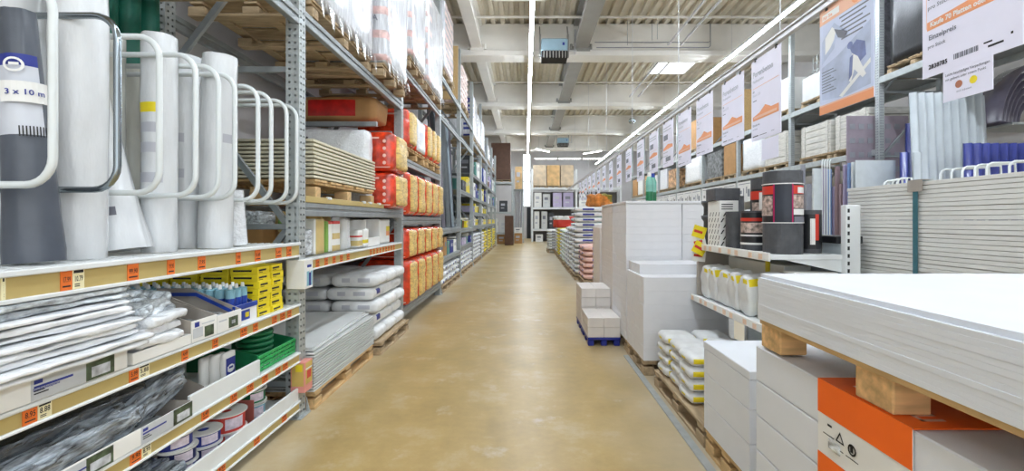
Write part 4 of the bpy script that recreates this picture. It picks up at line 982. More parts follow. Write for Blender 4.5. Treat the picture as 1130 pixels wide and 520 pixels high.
link('lettering', b.mesh('lettering', [mat('pale_pink_ink', (244, 200, 186))]), o)
link('tape_patch', MB().soft(.004, .05, .03, .002, (2, 6, 5), .004, 30, 2, 0, None, (0, 0, 0)).mesh('tape', film_clear), o, (x - .004, 1.37, ZB - .178))
# upper pallet with the white slab stack
PX0, PY0, PY1 = .935, .62, 1.78; zb = ZB + .005
o = top('wooden_pallet', 'light wooden pallet with thick blocks carrying the white slab stack', 'pallet', None, (0, 0, zb))
for q, yy in enumerate((PY0 + .06, 1.165, PY1 - .1)):
    for xx in (PX0 + .008, PX0 + .45, PX0 + .88): link('block', boxmesh(.1, .135, .095, woodx, .004), o, (xx + .05, yy + .065, 0))
for xx in (0, .21, .42, .63, .84): link('deck_board', boxmesh(.14, PY1 - PY0 + .02, .018, wood, .002), o, (PX0 + .06 + xx, (PY0 + PY1) / 2, .095))
rn2 = random.Random(5); NB = 12
for k in range(NB):
    off = .0 if k < NB - 1 else .012
    o = link('white_board', boxmesh(1.1, 1.24, .0146, board_white, .0005), None, (.915 + .55 + rn2.uniform(-.0006, .0006) + off, 1.165 + rn2.uniform(-.002, .002), zb + .1145 + k * .0147)); tag(o, f'thin white board, {nth(NB - k)} from the top of the near slab stack', 'board', 'white boards of the near slab stack')
# smaller white stack behind it
pallet('wooden pallet under the smaller white block stack', 1.17, 1.95, 2.36, 2.95, 0, wood)
for k, (z, h) in enumerate(((.146, .18), (.328, .18), (.51, .155))):
    o = link('insulation_board', boxmesh(.8, .6, h, board_white, .004), None, (1.565, 2.66, z)); tag(o, f'{["lowest", "middle", "upper"][k]} thick white board of the smaller stack beside the orange wrap', 'insulation board', 'smaller white block stack')
o = link('insulation_board', boxmesh(.805, .61, .045, board_white, .004), None, (1.567, 2.662, .667)); tag(o, 'thin white cover board on top of the smaller stack', 'insulation board')
# pallet of yellow labelled bags
pallet('worn wooden pallet with yellow labelled bags', 1.17, 1.97, 2.98, 4.12, 0, wood2)
ylb = lambda u, v, w_, a: 1 if (a == -2 and -.85 < u < -.25 and -.6 < w_ < .6) else (1 if a == -1 and -.2 < v < .2 and abs(w_) < .3 else 0)
for k in range(4):
    for j in range(3):
        for i in range(2):
            o = link('plaster_bag', sack_mesh(.28, .265, .09, 70 + (k + j) % 3, [bagp, yellow], ylb, (10, 8, 5)), None, (1.33 + .3 * i + .02 * (j % 2), 3.42 + .285 * j, .148 + k * .092), (0, 0, .02 * math.sin(k * 3 + j))); tag(o, f'yellow labelled bag, {nth(4 - k)} layer down, {["near", "middle", "far"][j]} row, {["aisle", "inner"][i]} side of the worn pallet', 'bag', 'yellow labelled bags on the worn pallet')
o = link('floor_rail', MB().cbox(1.08, 1.135, 2.3, 5.0, 0, .012, .003).mesh('rail', galv), None); tag(o, 'flat grey steel strip on the floor along the right-hand pallets', 'floor strip')

# aerated concrete block stacks
def blocks(label, x0, x1, y0, y1, z0, layers, hz, ny, group, m_=aac, nx=1, bond=True, seed=0, gap=.002):
    rr = random.Random(seed); dx = (x1 - x0) / nx
    for k in range(layers):
        cuts = [y0 + (y1 - y0) * q / ny for q in range(ny + 1)]
        if bond and k % 2 and ny > 1: cuts = [y0] + [y0 + (y1 - y0) * (q + .5) / ny for q in range(ny)] + [y1]
        for i in range(nx):
            for a, c_ in zip(cuts[:-1], cuts[1:]):
                o = link('concrete_block', boxmesh(dx - gap, round(c_ - a - gap, 4), hz - .0008, m_, .0016), None, (x0 + dx * (i + .5) + rr.uniform(-.0025, .0025), (a + c_) / 2, z0 + k * hz)); tag(o, f'{label}, {nth(layers - k)} course down' + (f', {nth(cuts.index(a) + 1)} from the near side' if ny > 1 else ''), 'block', group)
pallet('dark wooden pallet under the front aerated concrete stack', 1.14, 1.94, 4.37, 5.1, 0, wood2)
blocks('white block in the lower front stack', 1.135, 1.96, 4.36, 5.08, .145, 6, .134, 4, 'blocks of the lower front stack', seed=1)
blocks('white ledge block of the lower front stack', 1.16, 1.85, 4.62, 5.08, .145 + 6 * .134, 1, .1, 3, 'top course of the lower front stack', seed=2)
pallet('wooden pallet under the near tall aerated concrete stack', 1.15, 2.35, 5.14, 5.9, 0, wood2)
pallet('wooden pallet under the far tall aerated concrete stack', 1.15, 2.35, 5.96, 6.74, 0, wood2)
blocks('slab in the near tall stack, left column', 1.134, 1.765, 5.12, 5.92, .145, 18, .0855, 3, 'slabs of the near tall stack, left column', seed=3)
blocks('slab in the near tall stack, right column', 1.77, 2.36, 5.12, 5.92, .145, 18, .0855, 1, 'slabs of the near tall stack, right column', seed=4)
blocks('slab in the far tall stack', 1.134, 1.8, 5.94, 6.75, .145, 18, .0855, 3, 'slabs of the far tall stack', m_=aac2, seed=5)
o = link('cover_board', boxmesh(1.24, .82, .03, aac, .004), None, (1.75, 5.52, .145 + 18 * .0855 + .002)); tag(o, 'thin white cover board on the near tall stack', 'board')
o = link('cover_board', boxmesh(.68, .82, .03, aac2, .004), None, (1.47, 6.345, .145 + 18 * .0855 + .002)); tag(o, 'thin pale cover board on the far tall stack', 'board')
pallet('wooden pallet under the beige block column behind the tall stacks', 1.14, 1.95, 6.95, 7.6, 0, wood2)
blocks('beige block in the lower column behind', 1.13, 1.9, 6.93, 7.6, .145, 9, .138, 2, 'beige block column', m_=aac2, seed=6)
# quarter pallets
bluep = mat('blue_pallet_plastic', (30, 44, 140), .4, 0, .05)
for k, (ya, n_) in enumerate(((5.39, 2), (6.02, 4))):
    o = top('blue_pallet', ['near blue quarter pallet with two courses of white blocks', 'far blue quarter pallet with four courses of white blocks'][k], 'pallet', 'blue quarter pallets', (.935, ya + .3, 0))
    link('deck', MB().cbox(-.195, .195, -.3, .3, .07, .1, .006).mesh('deck', bluep), o)
    for sx in (-.155, 0, .155):
        for sy in (-.25, 0, .25): link('foot', boxmesh(.07, .09, .07, bluep, .008), o, (sx, sy, 0))
    hz = .118 if k == 0 else .123
    for i in range(n_):
        for j in range(2):
            for q in range(2):
                b_ = link('concrete_block', boxmesh(.193, .292, hz - .003, aac2, .004), None, (.837 + .196 * j, ya + .15 + .297 * q, .102 + i * hz), (0, 0, .008 * math.sin(i * 3 + j))); tag(b_, f'small white block on the {["near", "far"][k]} blue pallet, {nth(n_ - i)} course down, {["aisle", "inner"][j]} side, {["front", "back"][q]}', 'block', 'small blocks on the blue pallets')

# ================================================================ right side: gondola shelf with bitumen rolls
GX0, GX1, GY0, GY1 = 1.6, 2.12, 3.03, 4.345
g = top('shop_shelf', 'white metal shop shelf with slotted post carrying black rolls', 'shelf unit', None, (0, 0, 0))
def gpost(y):
    b = MB(); b.cbox(GX1, GX1 + .1, y, y + .05, 0, 1.6, .004, 0)
    for k in range(30): b.box(GX1 + .012, GX1 + .026, y - .001, y, .1 + k * .05, .125 + k * .05, 1)
    return link('post', b.mesh('post', [white_paint, ink]), g)
gpost(GY0 - .03); gpost(GY1)
link('back_panel', MB().box(GX1 + .01, GX1 + .03, GY0, GY1, .1, 1.36).mesh('back', mat('pale_blue_panel', (204, 216, 222), .4)), g)
link('back_rail', MB().cbox(GX1 - .02, GX1 + .16, GY0 + .03, GY1, 1.34, 1.39, .004).mesh('rail', black2), g)
def gshelf(z, x0):
    s_ = link('shelf', MB().cbox(x0, GX1, GY0, GY1, z - .035, z, .004).mesh('shelf', white_paint), g)
    b = MB(); b.cbox(x0 - .018, x0 - .001, GY0, GY1, z - .045, z + .012, .003); link('price_rail', b.mesh('price_rail', [cardw]), s_)
    tm = boxmesh(.003, .05, .038, mat('peach_tag', (236, 206, 180), .6), .001)
    for k in range(8): link('price_tag', tm, s_, (x0 - .0195, GY0 + .1 + k * .165 + .03 * math.sin(k * 4), z - .038))
    for y in (GY0 + .01, GY1 - .02):
        link('bracket', MB().add([(GX1, y, z - .036), (x0 + .1, y, z - .036), (GX1, y, z - .12), (GX1, y + .006, z - .036), (x0 + .1, y + .006, z - .036), (GX1, y + .006, z - .12)], [(0, 1, 2), (3, 5, 4), (1, 4, 5, 2)]).mesh('bracket', white_paint), s_)
gshelf(1.268, 1.64); gshelf(.785, 1.6)
link('base', MB().cbox(1.66, GX1, GY0 + .02, GY1, .0, .08, .004).mesh('base', white_paint), g) if False else None
o = link('beige_carton', boxmesh(.3, .34, .42, cardg, .004), None, (1.9, 3.78, .5)) if False else None
# rolls on the upper shelf
def bit_roll(label, px, X, r, h, bands, seed=0, z=1.27):
    "bands: list of (z0, z1, a0, a1, colour index) on the wrapper; angles in degrees, -90 faces the camera"
    Y = F * X / (px - VX)
    o = top('bitumen_roll', label, 'roll', 'rolls on the shop shelf', (X, Y, z))
    link('roll', MB().lathe([(.02, 0), (r, 0), (r, h), (r * .8, h), (r * .8, h - .004), (r * .55, h - .004), (r * .5, h), (.02, h), (.02, h - .1)], 32, smooth=False).mesh('roll', black_pl), o)
    if bands:
        b = MB()
        for q, (z0, z1, a0, a1, c_) in enumerate(bands):
            a0 -= 27; a1 -= 27; n_ = max(2, int(abs(a1 - a0) / 9)); rr = r + .0015 + .0004 * q
            v = []
            for k in range(n_ + 1):
                a = R(a0 + (a1 - a0) * k / n_); v += [(rr * math.cos(a), rr * math.sin(a), z0 * h), (rr * math.cos(a), rr * math.sin(a), z1 * h)]
            b.add(v, [(2 * k, 2 * k + 2, 2 * k + 3, 2 * k + 1) for k in range(n_)], True, c_)
        link('wrapper', b.mesh('wrapper', [black2, mat('wrap_red', (214, 60, 44), .4), cardw, mat('wrap_photo', (180, 160, 150), .4, 0, .35, 40), mat('wrap_charcoal', (40, 46, 58), .4, 0, .15), mat('magenta_edge', (176, 20, 90), .4), inkgrey]), o)
    return o
big = [(.38, .84, -180, 20, 0), (.72, .82, -175, -118, 1), (.72, .82, -62, -2, 1), (.73, .8, -48, -12, 2), (.55, .71, -64, -4, 3), (.47, .54, -62, -4, 2), (.46, .7, -174, -120, 3), (.38, .45, -60, -6, 6), (.38, .84, -118, -114, 5), (.38, .84, -67, -63, 5), (.38, .84, -113, -68, 4), (.838, .85, -180, 20, 2), (.37, .38, -180, 20, 2)]
bit_roll('largest black bitumen roll with red and white printed wrapper at the near end', 863.5, 1.79, .124, .565, big)
bit_roll('black bitumen roll with red headed wrapper and tag behind the largest one', 845, 1.93, .11, .56, [(.4, .85, -180, 20, 0), (.7, .82, -170, -40, 1), (.5, .66, -150, -90, 3), (.56, .8, -115, -75, 2)])
bit_roll('medium black roll with photo wrapper standing left of the largest one', 832, 1.748, .093, .3, [(.2, .95, -180, 20, 0), (.74, .82, -170, -10, 1), (.45, .7, -160, -20, 3), (.36, .4, -170, -10, 2), (.15, .2, -170, -10, 2)])
bit_roll('plain black roll with grey sheen beside the striped carton', 812, 1.73, .078, .3, [])
bit_roll('plain black roll standing tall behind the striped carton', 808, 1.92, .1, .45, [])
bit_roll('small black roll with red strip right of the largest one', 894, 2.01, .07, .3, [(.1, .9, -180, 20, 0), (.2, .8, -95, -70, 2), (.3, .9, -70, -50, 1)])
for k in range(3):
    o = link('rubber_roll', MB().lathe([(0, 0), (.06, 0), (.055, .02), (.055, .08), (.075, .11), (.078, .135), (0, .135)], 24).mesh('ribbed', black_pl), None, (1.74, 4.28, 1.27 + k * .137)); tag(o, f'black flared rubber roll, {["lowest", "middle", "topmost"][k]} of three at the far shelf corner', 'roll', 'flared rubber rolls')
# striped carton
o = top('striped_carton', 'white carton with black diagonal dashes between the black rolls', 'carton', None, (1.72, 3.93, 1.27))
b = MB(); b.cbox(-.075, .085, -.09, .16, 0, .395, .003, 0); link('carton', b.mesh('carton', [cardw]), o)
b = MB()
for k in range(6):
    for j in range(3):
        u = -.068 + j * .05 + .02 * (k % 2); v = .012 + k * .05
        b.add([(u, -.0905, v), (u + .012, -.0905, v), (u + .034, -.0905, v + .036), (u + .022, -.0905, v + .036)], [(0, 1, 2, 3)])
    for j in range(4):
        y = .14 - j * .06 - .02 * (k % 2); v = .012 + k * .05
        b.add([(-.0755, y, v), (-.0755, y - .012, v), (-.0755, y - .034, v + .036), (-.0755, y - .022, v + .036)], [(0, 1, 2, 3)])
b.text('KARTON', .02, (-.06, -.0905, .34), (1, 0, 0), (0, 0, 1), 0) if False else None
for z in (.34, .36, .32): b.box(-.06, .02 + z * .05, -.0908, -.0904, z, z + .008)
link('dashes', b.mesh('dashes', [ink]), o)
o = link('black_slab', MB().cbox(-.11, .11, -.1, .1, 0, .11, .006).mesh('slab', black_pl), None, (1.74, 4.0, 1.667)); tag(o, 'black folded membrane lying on top of the striped carton', 'membrane')
def pinch(b, h):
    b.v = [(x, y * (1 - .75 * max(0, z / h - .45) ** 1.2 * 1.6) - .05 * max(0, z / h - .5), z) for x, y, z in b.v]; return b
# lower shelf: white bags with yellow bands, brown cartons
for k, (Y, X) in enumerate(((4.16, 1.72), (3.99, 1.72), (3.8, 1.72), (3.61, 1.72), (3.42, 1.72))):
    mf = lambda u, v, w_, a: 1 if (.5 < w_ < .93 and a == -2 and abs(u) < .8) or (a == -1 and .65 < w_ < .9 and v < 0) else 0
    o = link('plaster_bag', cached(('pb', k % 2), lambda: pinch(MB().soft(.17, .19, .3, .03, (8, 8, 16), .014, 9, 90 + k, 0, mf, (0, 0, .15)), .3).mesh('bag', [bagp, yellow])), None, (X + .01, Y, .8), (R(6), R(-6), R(8 * math.sin(k * 4)))); tag(o, f'white bag with yellow top, {nth(5 - k)} from the near end of the lower shop shelf', 'bag', 'white bags on the lower shop shelf')
for k in range(2):
    mf = lambda u, v, w_, a: 1 if (-.75 < w_ < -.4 or .35 < w_ < .65) else (2 if (-.3 < w_ < -.2 or .1 < w_ < .2) and u < .2 else 0)
    o = link('plaster_bag', cached(('pb2', k), lambda: MB().soft(.14, .16, .34, .03, (6, 6, 22), .006, 7, 95 + k, 0, mf, (0, 0, .17)).mesh('bag', [bagp, yellow, inkgrey])), None, (1.735 + .15 * k, 3.19, .79), (0, 0, R(-12))); tag(o, ['white sachet with two yellow bands at the near end of the lower shop shelf', 'second white sachet with yellow bands behind the foremost one'][k], 'bag', 'white bags on the lower shop shelf')
carton('tall brown-grey carton at the far end of the lower shop shelf', 1.78, 4.3, .79, .3, .05, .42, cardg, None, False)
carton('pale open carton behind the white bags on the lower shop shelf', 1.98, 3.75, .787, .2, .9, .38, cardw, None, False)
carton('white carton with yellow rim under the black roll shelf', 1.95, 3.1, .787, .3, .12, .36, cardw, None, False)
o = link('yellow_strip', MB().cbox(-.01, .01, -.02, .02, 0, .3, .003).mesh('strip', yellowd), None, (1.87, 3.5, .9)); tag(o, 'upright yellow edge strip behind the white bags', 'strip')
carton('grey-beige carton standing below the lower shop shelf', 2.36, 4.1, 0, .3, .4, .66, cardg, None, False)
carton('low white carton under the lower shop shelf', 2.36, 3.6, 0, .3, .5, .6, cardw, None, False)
# hanging flyers at the far corner
o = top('price_flyer', 'small yellow, red and white flyers hanging at the far corner of the shop shelf', 'flyer', None, (1.55, 4.2, 1.2))
for k, (dy, z, m_, rx) in enumerate(((0, .19, yellow, .3), (.01, .1, cardw, -.2), (-.02, .04, yellow, .5), (.02, -.03, cardw, .1))):
    b = MB(); b.box(-.06, .06, -.002, .002, -.055, .055, 0); b.box(-.05, .03, -.003, -.002, -.012, .012, 1); link('leaf', b.mesh('leaf', [m_, inkred]), o, (.06 + .015 * math.sin(k * 3), dy, z), (0, rx, 0))

# ---- big beige board stack
BX0, BY0, BY1 = 2.3, .9, 3.24
pallet('wooden pallet under the big beige board stack', BX0 + .02, BX0 + 1.05, BY0 + .02, BY1 - .02, 0, wood)
sheets('beige_board', 'beige fibre board, {n} from the top of the big strapped stack', 'board', 'boards of the big beige stack', BX0, BX0 + 1.08, BY0, BY1, .146, 63, .0228, .0023, board_beige, .004, .006, seed=9)
ztop = .146 + 63 * .0251
o = top('packing_strap', 'blue-green packing strap around the big beige board stack', 'strap', None, (0, 2.66, 0))
sg = mat('strap_teal', (60, 110, 120), .4)
link('band', MB().box(BX0 - .014, BX0 - .011, -.016, .016, .1, ztop + .004).box(BX0 - .014, BX0 + 1.1, -.016, .016, ztop + .003, ztop + .006).mesh('band', sg), o)
link('corner_guard', MB().box(BX0 - .017, BX0 - .014, -.05, .05, ztop - .06, ztop + .008).box(BX0 - .017, BX0 + .05, -.05, .05, ztop + .006, ztop + .009).mesh('guard', cardg), o)

# ================================================================ banners on their rail
RX = 2.5; RZ = H + .715 * RX
o = top('banner_rail', 'long aluminium rail carrying the row of paper banners', 'rail', None, (RX, 0, RZ))
link('profile', MB().cbox(-.025, .025, 1.2, 27.5, -.03, .03, .004).cbox(-.04, .04, 1.2, 27.5, .02, .04, .003).mesh('profile', alu), o)
for y in (4.45, 7.4, 10.6, 14, 18, 23): link('suspension_wire', MB().tube([(0, y, .03), (0, y, 3.9)], .006, 5).mesh('wire', alu), o)
U, V = (0, -1, 0), (0, 0, 1)
def banner(label, yc, wd=.58, z0=2.39, z1=None, kind='price', name='paper_banner', x=RX, group='paper banners on the rail'):
    z1 = z1 or RZ - .03; h = z1 - z0
    o = top(name, label, 'banner', group, (x, yc, z0))
    link('sheet', MB().cbox(0, .006, -wd / 2, wd / 2, 0, h, .001).mesh('sheet', paper2 if kind == 'photo' else paper), o)
    b = MB(); e = -.0012
    def rc(u0, u1, v0, v1, mi, d=0): b.add([(e - d, wd / 2 - u0 * wd, v0 * h), (e - d, wd / 2 - u1 * wd, v0 * h), (e - d, wd / 2 - u1 * wd, v1 * h), (e - d, wd / 2 - u0 * wd, v1 * h)], [(0, 1, 2, 3)], False, mi)
    def tx(s_, u, v, size, mi, bold=.0, mw=None, d=.0012): b.text(s_, size, (e - d, wd / 2 - u * wd, v * h), U, V, mi, bold, maxw=mw)
    def poly(pts, mi, d=0): b.add([(e - d, wd / 2 - u * wd, v * h) for u, v in pts], [tuple(range(len(pts)))], False, mi)
    # 0 grey 1 pale 2 red 3 peach 4 orange 5 ink 6 white 7.. photo
    if kind == 'price':
        tx('Porenbeton', .06, .79, .085, 1, .03, wd * .86); tx('Planbauplatte', .06, .72, .042, 1, .02, wd * .62)
        rc(.06, .94, .648, .655, 3); tx('ab', .06, .6, .04, 0, .01); tx('Stück 2,50', .06, .55, .038, 1, .01); rc(.06, .2, .49, .5, 0)
        poly([(.06, .25), (.94, .25), (.94, .345), (.7, .345), (.5, .4), (.3, .33), (.06, .3)], 4); rc(.1, .88, .27, .3, 3, .001)
        tx('Einzelpreis', .06, .18, .034, 0, .01, wd * .4); tx('pro Stück', .06, .135, .025, 0); rc(.06, .26, .05, .062, 5); rc(.3, .55, .05, .058, 0); rc(.7, .8, .055, .06, 0)
    elif kind == 'plain':
        for v, m_ in ((.86, 1), (.8, 1)): rc(.08, .8, v, v + .03, m_)
        rc(.1, .5, .6, .72, 0) if True else None
        poly([(.06, .38), (.94, .4), (.94, .46), (.5, .5), (.06, .43)], 4); rc(.08, .9, .54, .545, 3)
        for v in (.32, .24, .08): rc(.08, .5, v, v + .018, 1)
        rc(.3, .75, .12, .22, 0)
    elif kind == 'platten':
        tx('Porenbeton', .06, .86, .08, 1, .03, wd * .86)
        tx('ab 70 Platten', .07, .545, .07, 0, .02, wd * .66); tx('pro Stück', .07, .475, .036, 0, .01)
        rc(.05, .95, .6, .606, 3); rc(.05, .056, .345, .6, 3)
        poly([(.06, .33), (.66, .33), (.95, .33), (.95, .46), (.66, .42), (.3, .4), (.06, .39)], 4)
        tx('Kaufe 70 Platten oder mehr', .1, .35, .042, 6, .03, wd * .76, .002)
        tx('Einzelpreis', .08, .26, .042, 0, .02, wd * .36); tx('pro Stück', .07, .2, .03, 0, .01)
        tx('2838785', .08, .055, .036, 5, .03, wd * .24)
        for q in range(16): rc(.36 + q * .016, .368 + q * .016 + .003 * (q % 3), .06, .095, 0)
        rc(.66, .74, .085, .095, 5); rc(.7, .84, .055, .068, 5); rc(.9, .92, .085, .1, 5)
    elif kind == 'photo':
        rc(0, 1, .86, 1, 3); rc(.06, .4, .89, .95, 6, .001); tx('Für Sie', .08, .9, .04, 4, .02, wd * .3, .002)
        v_ = [(.72 + .09 * math.cos(R(a)), .925 + .05 * math.sin(R(a))) for a in range(0, 360, 30)]; poly(v_, 4, .001); poly([(.72 + .06 * math.cos(R(a)), .925 + .033 * math.sin(R(a))) for a in range(0, 360, 30)], 3, .0015)
        for q, v in enumerate((.82, .78, .74, .7, .66, .62)): rc(.4 + .04 * (q % 2), .94 - .06 * (q % 3), v, v + .014, 0)
        poly([(.05, .7), (.3, .82), (.36, .78), (.58, .66), (.5, .62), (.34, .66), (.3, .58), (.05, .48)], 7)
        poly([(.12, .72), (.26, .79), (.34, .74), (.3, .66), (.22, .6), (.12, .56)], 6, .001)
        poly([(.3, .76), (.56, .67), (.5, .62), (.38, .66)], 0, .0015)
        poly([(.05, .45), (.38, .5), (.95, .66), (.95, .12), (.5, .1), (.05, .14)], 7, -.0003)
        # stooping worker: helmet, back, arm, trousers
        poly([(.6 + .05 * math.cos(R(a)), .53 + .032 * math.sin(R(a))) for a in range(0, 360, 30)], 8, .001)
        poly([(.6, .5), (.72, .55), (.86, .5), (.88, .38), (.76, .34), (.66, .42)], 8, .0012); poly([(.64, .45), (.74, .4), (.88, .22), (.82, .2), (.68, .3), (.62, .2), (.58, .22)], 6, .0016)
        poly([(.6, .42), (.66, .44), (.64, .26), (.58, .22)], 8, .002); poly([(.4, .12), (.95, .34), (.95, .3), (.46, .1)], 6, .001)
        for q in range(8): rc(.05, .34 - .05 * (q % 3), .2 + q * .028, .209 + q * .028, 0)
        rc(0, 1, 0, .075, 4, .001); rc(0, 1, .075, .09, 3, .001)
    link('print', b.mesh('print', [inkgrey, inklight, inkred, inkpeach, inkorange, ink, cardw, mat('photo_blue_grey', (182, 192, 214), .5, 0, .1, 6), mat('photo_blue', (116, 126, 168), .5, 0, .1, 12)]), o)
    for q in (-.35, .35): link('clip', MB().cbox(-.006, .012, -.015, .015, -.02, .018, .002).mesh('clip', black2), o, (0, q * wd, h))
    return o
banner('nearest white banner about seventy boards with article number', 2.565, .58, 2.385, None, 'platten')
banner('blue photo banner of a stooping worker with orange foot band', 3.55, .6, 2.385, None, 'photo')
b = MB(); b.cbox(0, .004, -.145, .145, 0, .185, .001, 0); e = -.001
b.text('Leicht beschädigte Verpackungen', .022, (e, .13, .15), U, V, 1, .01, maxw=.26); b.text('mit gelbem oder rotem Punkt', .022, (e, .13, .122), U, V, 1, .01, maxw=.24)
for yy, mi in ((.045, 2), (-.04, 3)): b.add([(e, yy + .022 * math.cos(R(a)), .085 + .022 * math.sin(R(a))) for a in range(0, 360, 20)], [tuple(range(18))], False, mi)
b.text('sind reduziert', .016, (e, .06, .04), U, V, 1, maxw=.14)
o = link('hanging_sign', b.mesh('sign', [paper, inkgrey, mat('sign_brown', (176, 112, 84)), yellow]), None, (RX - .004, 2.565, 2.2)); tag(o, 'small white sign with brown and yellow dots below the nearest banner', 'sign')
ys = [(F * RX / (px - VX)) for px in (844.5, 808, 777, 755, 737, 721, 706.5, 693.5, 683, 674, 666.5, 660.5, 655, 650.5, 646.5, 643.2, 640.2)]
for k, y in enumerate(ys):
    banner(f'white banner with orange band, {nth(k + 1)} beyond the photo banner', y, .58, [2.36, 2.44, 2.42][k % 3], RZ - .05 - (0.02 * (k % 2)), 'price' if k < 4 else 'plain')
o = link('hanging_sign', MB().cbox(0, .004, -.16, .16, 0, .22, .001).mesh('sign', paper), None, (RX + .01, 4.66, 2.13)); tag(o, 'blank white sheet hanging below the first orange-banded banner', 'sign')

# ================================================================ right rack across the second aisle
RXF, RXB = 6.6, 7.75
RU = [8.46 + 2.82 * k for k in range(-1, 8)]
rr_ = top('pallet_rack', 'galvanised pallet rack behind the banners on the far right', 'rack', None, (0, 0, 0))
pm = cached('rpost', lambda: MB().cbox(0, .1, 0, .1, 0, 6.2, .004).mesh('post', galv))
def rpost_holes():
    b = MB(); b.cbox(0, .1, 0, .1, 0, 6.2, .004, 0)
    for k in range(80):
        for u in (.025, .06): b.box(u, u + .016, -.0012, 0, 1.5 + k * .05, 1.52 + k * .05, 1); b.box(-.0012, 0, u, u + .016, 1.5 + k * .05, 1.52 + k * .05, 1)
    return b.mesh('post', [galv, inkgrey])
ph_ = rpost_holes()
for k, y in enumerate(RU):
    for xx in (RXF, RXB): link('upright', ph_ if (k < 3 and xx == RXF) else pm, rr_, (xx, y, 0))
    for z in (.3, 1.5, 2.7, 3.9):
        link('brace', MB().box(RXF + .1, RXB, y + .03, y + .06, z - .02, z + .02).mesh('brace', galvd), rr_)
        link('brace', brace_mesh((RXF + .1, y + .045, z), (RXB, y + .045, z + 1.2)), rr_)
for k in range(len(RU) - 1):
    y0, y1 = RU[k] + .1, RU[k + 1]
    for z in ([4.05] if k == 0 else [2.72, 4.05]):
        me = cached(('rb', round(y1 - y0, 2)), lambda: MB().cbox(0, .05, 0, y1 - y0, 0, .12, .004).mesh('beam', galv))
        link('beam', me, rr_, (RXF, y0, z)); link('beam', me, rr_, (RXB + .05, y0, z))
        if z > 4 or k > 1: link('shelf_deck', MB().box(RXF + .05, RXB + .05, y0, y1, z + .1, z + .115).mesh('deck', galvd), rr_)
    if k >= 2:
        for q in range(3):
            ya = y0 + .04 + q * .9; b = MB(); b.cbox(RXF - .012, RXF + .01, ya, ya + .86, 2.05, 2.66, .005, 0)
            b.box(RXF - .014, RXF - .012, ya + .06, ya + .8, 2.58, 2.6, 1)
            for (u, v, w_, h_) in ((.1, 2.2, .12, .22), (.26, 2.3, .06, .2), (.45, 2.16, .05, .3), (.58, 2.3, .14, .1)): b.box(RXF - .014, RXF - .012, ya + u, ya + u + w_, v, v + h_, 2 if (q + k) % 2 else 1)
            link('shelf_panel', b.mesh('panel', [mat('light_header_panel', (214, 212, 208), .6, 0, .02, 3), inkgrey, mat('panel_picture', (120, 118, 112), .6, 0, .5, 14)]), rr_)
bk = mat('shelf_brown', (150, 132, 118), .8)  # plain mid brown
def rload(label, y0, y1, z, h, m_, group='goods on the right rack', name='carton', cat='carton', x0=RXF + .02, dp=.9, wrap=False, pl=True):
    if pl: pallet(label.replace('carton', 'pallet').split(' on ')[0].replace('load', 'pallet') + ' pallet base on the right rack' if False else f'wooden pallet under the {label.split(" on the right rack")[0]}' + (f', {label.split(", ")[1]}' if ', ' in label else ''), x0, x0 + dp, y0, y1, z, wood2, 'pallets on the right rack', along='x')
    zz = z + (.146 if pl else 0)
    if wrap:
        o = link(name, MB().soft(dp - .04, y1 - y0 - .04, h, .05, (8, 10, 10), .015, 4, int(y0 * 7) % 13, 0, None, (0, 0, h / 2), clamp=True).mesh('load', m_), None, (x0 + dp / 2, (y0 + y1) / 2, zz)); tag(o, label, cat, group)
    else: carton(label, x0 + dp / 2, (y0 + y1) / 2, zz, dp - .04, y1 - y0 - .06, h, m_, group, False, 0, name, cat, int(y0)) if name != 'wooden_crate' else crate(label, x0, y0, y1, zz, dp, h, m_, group)
def crate(label, x0, y0, y1, z, dp, h, m_, group):
    o = top('wooden_crate', label, 'crate', group, (x0 + dp / 2, (y0 + y1) / 2, z)); sx, sy = dp - .06, y1 - y0 - .08; n_ = 5; ph = h / n_
    link('core', boxmesh(sx - .04, sy - .04, h - .02, m_, .004), o)
    fx, fy = boxmesh(.018, sy, ph - .012, m_, .003), boxmesh(sx, .018, ph - .012, m_, .003)
    for k in range(n_):
        for q in (-1, 1): link('plank', fx, o, (q * (sx / 2 - .009), 0, k * ph)); link('plank', fy, o, (0, q * (sy / 2 + .01), k * ph))
    for q in (-1, 1): link('batten', boxmesh(.02, .08, h, m_, .003), o, (-sx / 2 - .011, q * (sy / 2 - .1), 0))
    return o
zt, zm = 4.172, 2.842
wcr = mat('whitewashed_crate_wood', (206, 204, 196), .8, 0, .12, 4, .2, 30, stretch=(1, 1, 9))
# bay 1 (nearest): dark wrapped load, bay 2 photo banner bay
rload('black and clear wrapped load on the right rack top level near the photo banner', 7.2, 8.3, zt, 1.9, black2, name='wrapped_load', cat='wrapped load', wrap=True)
o = link('wrapped_load', MB().soft(.92, 1.12, .62, .05, (8, 12, 8), .03, 6, 4, 0, None, (0, 0, .31), True).mesh('load', [film_clear]), None, (RXF - .03 + .46, 7.75, zt + .15)) if False else None
rload('silvery crinkled film load on the right rack top level before the black load', 5.9, 7.1, zt, .75, film_clear, name='wrapped_load', cat='wrapped load', wrap=True)
rload('pale grey wrapped column on the right rack beside the photo banner', 8.7, 9.5, zt, 1.7, mat('grey_wrap', (120, 120, 126), .4, 0, .2, 12), name='wrapped_load', cat='wrapped load', wrap=True)
rload('wire basket load on the right rack top level right of the banner row', 9.6, 10.9, zt, .55, board_grey)
rload('white boxed load on the right rack top level behind the first banner', 11.4, 12.4, zt, .8, cardw)
rload('tall wooden load on the right rack top level behind the second banner', 14.2, 15.3, zt, 1.3, plywood)
rload('brown load on the right rack top level behind the third banner', 17.2, 18.2, zt, 1.1, card)
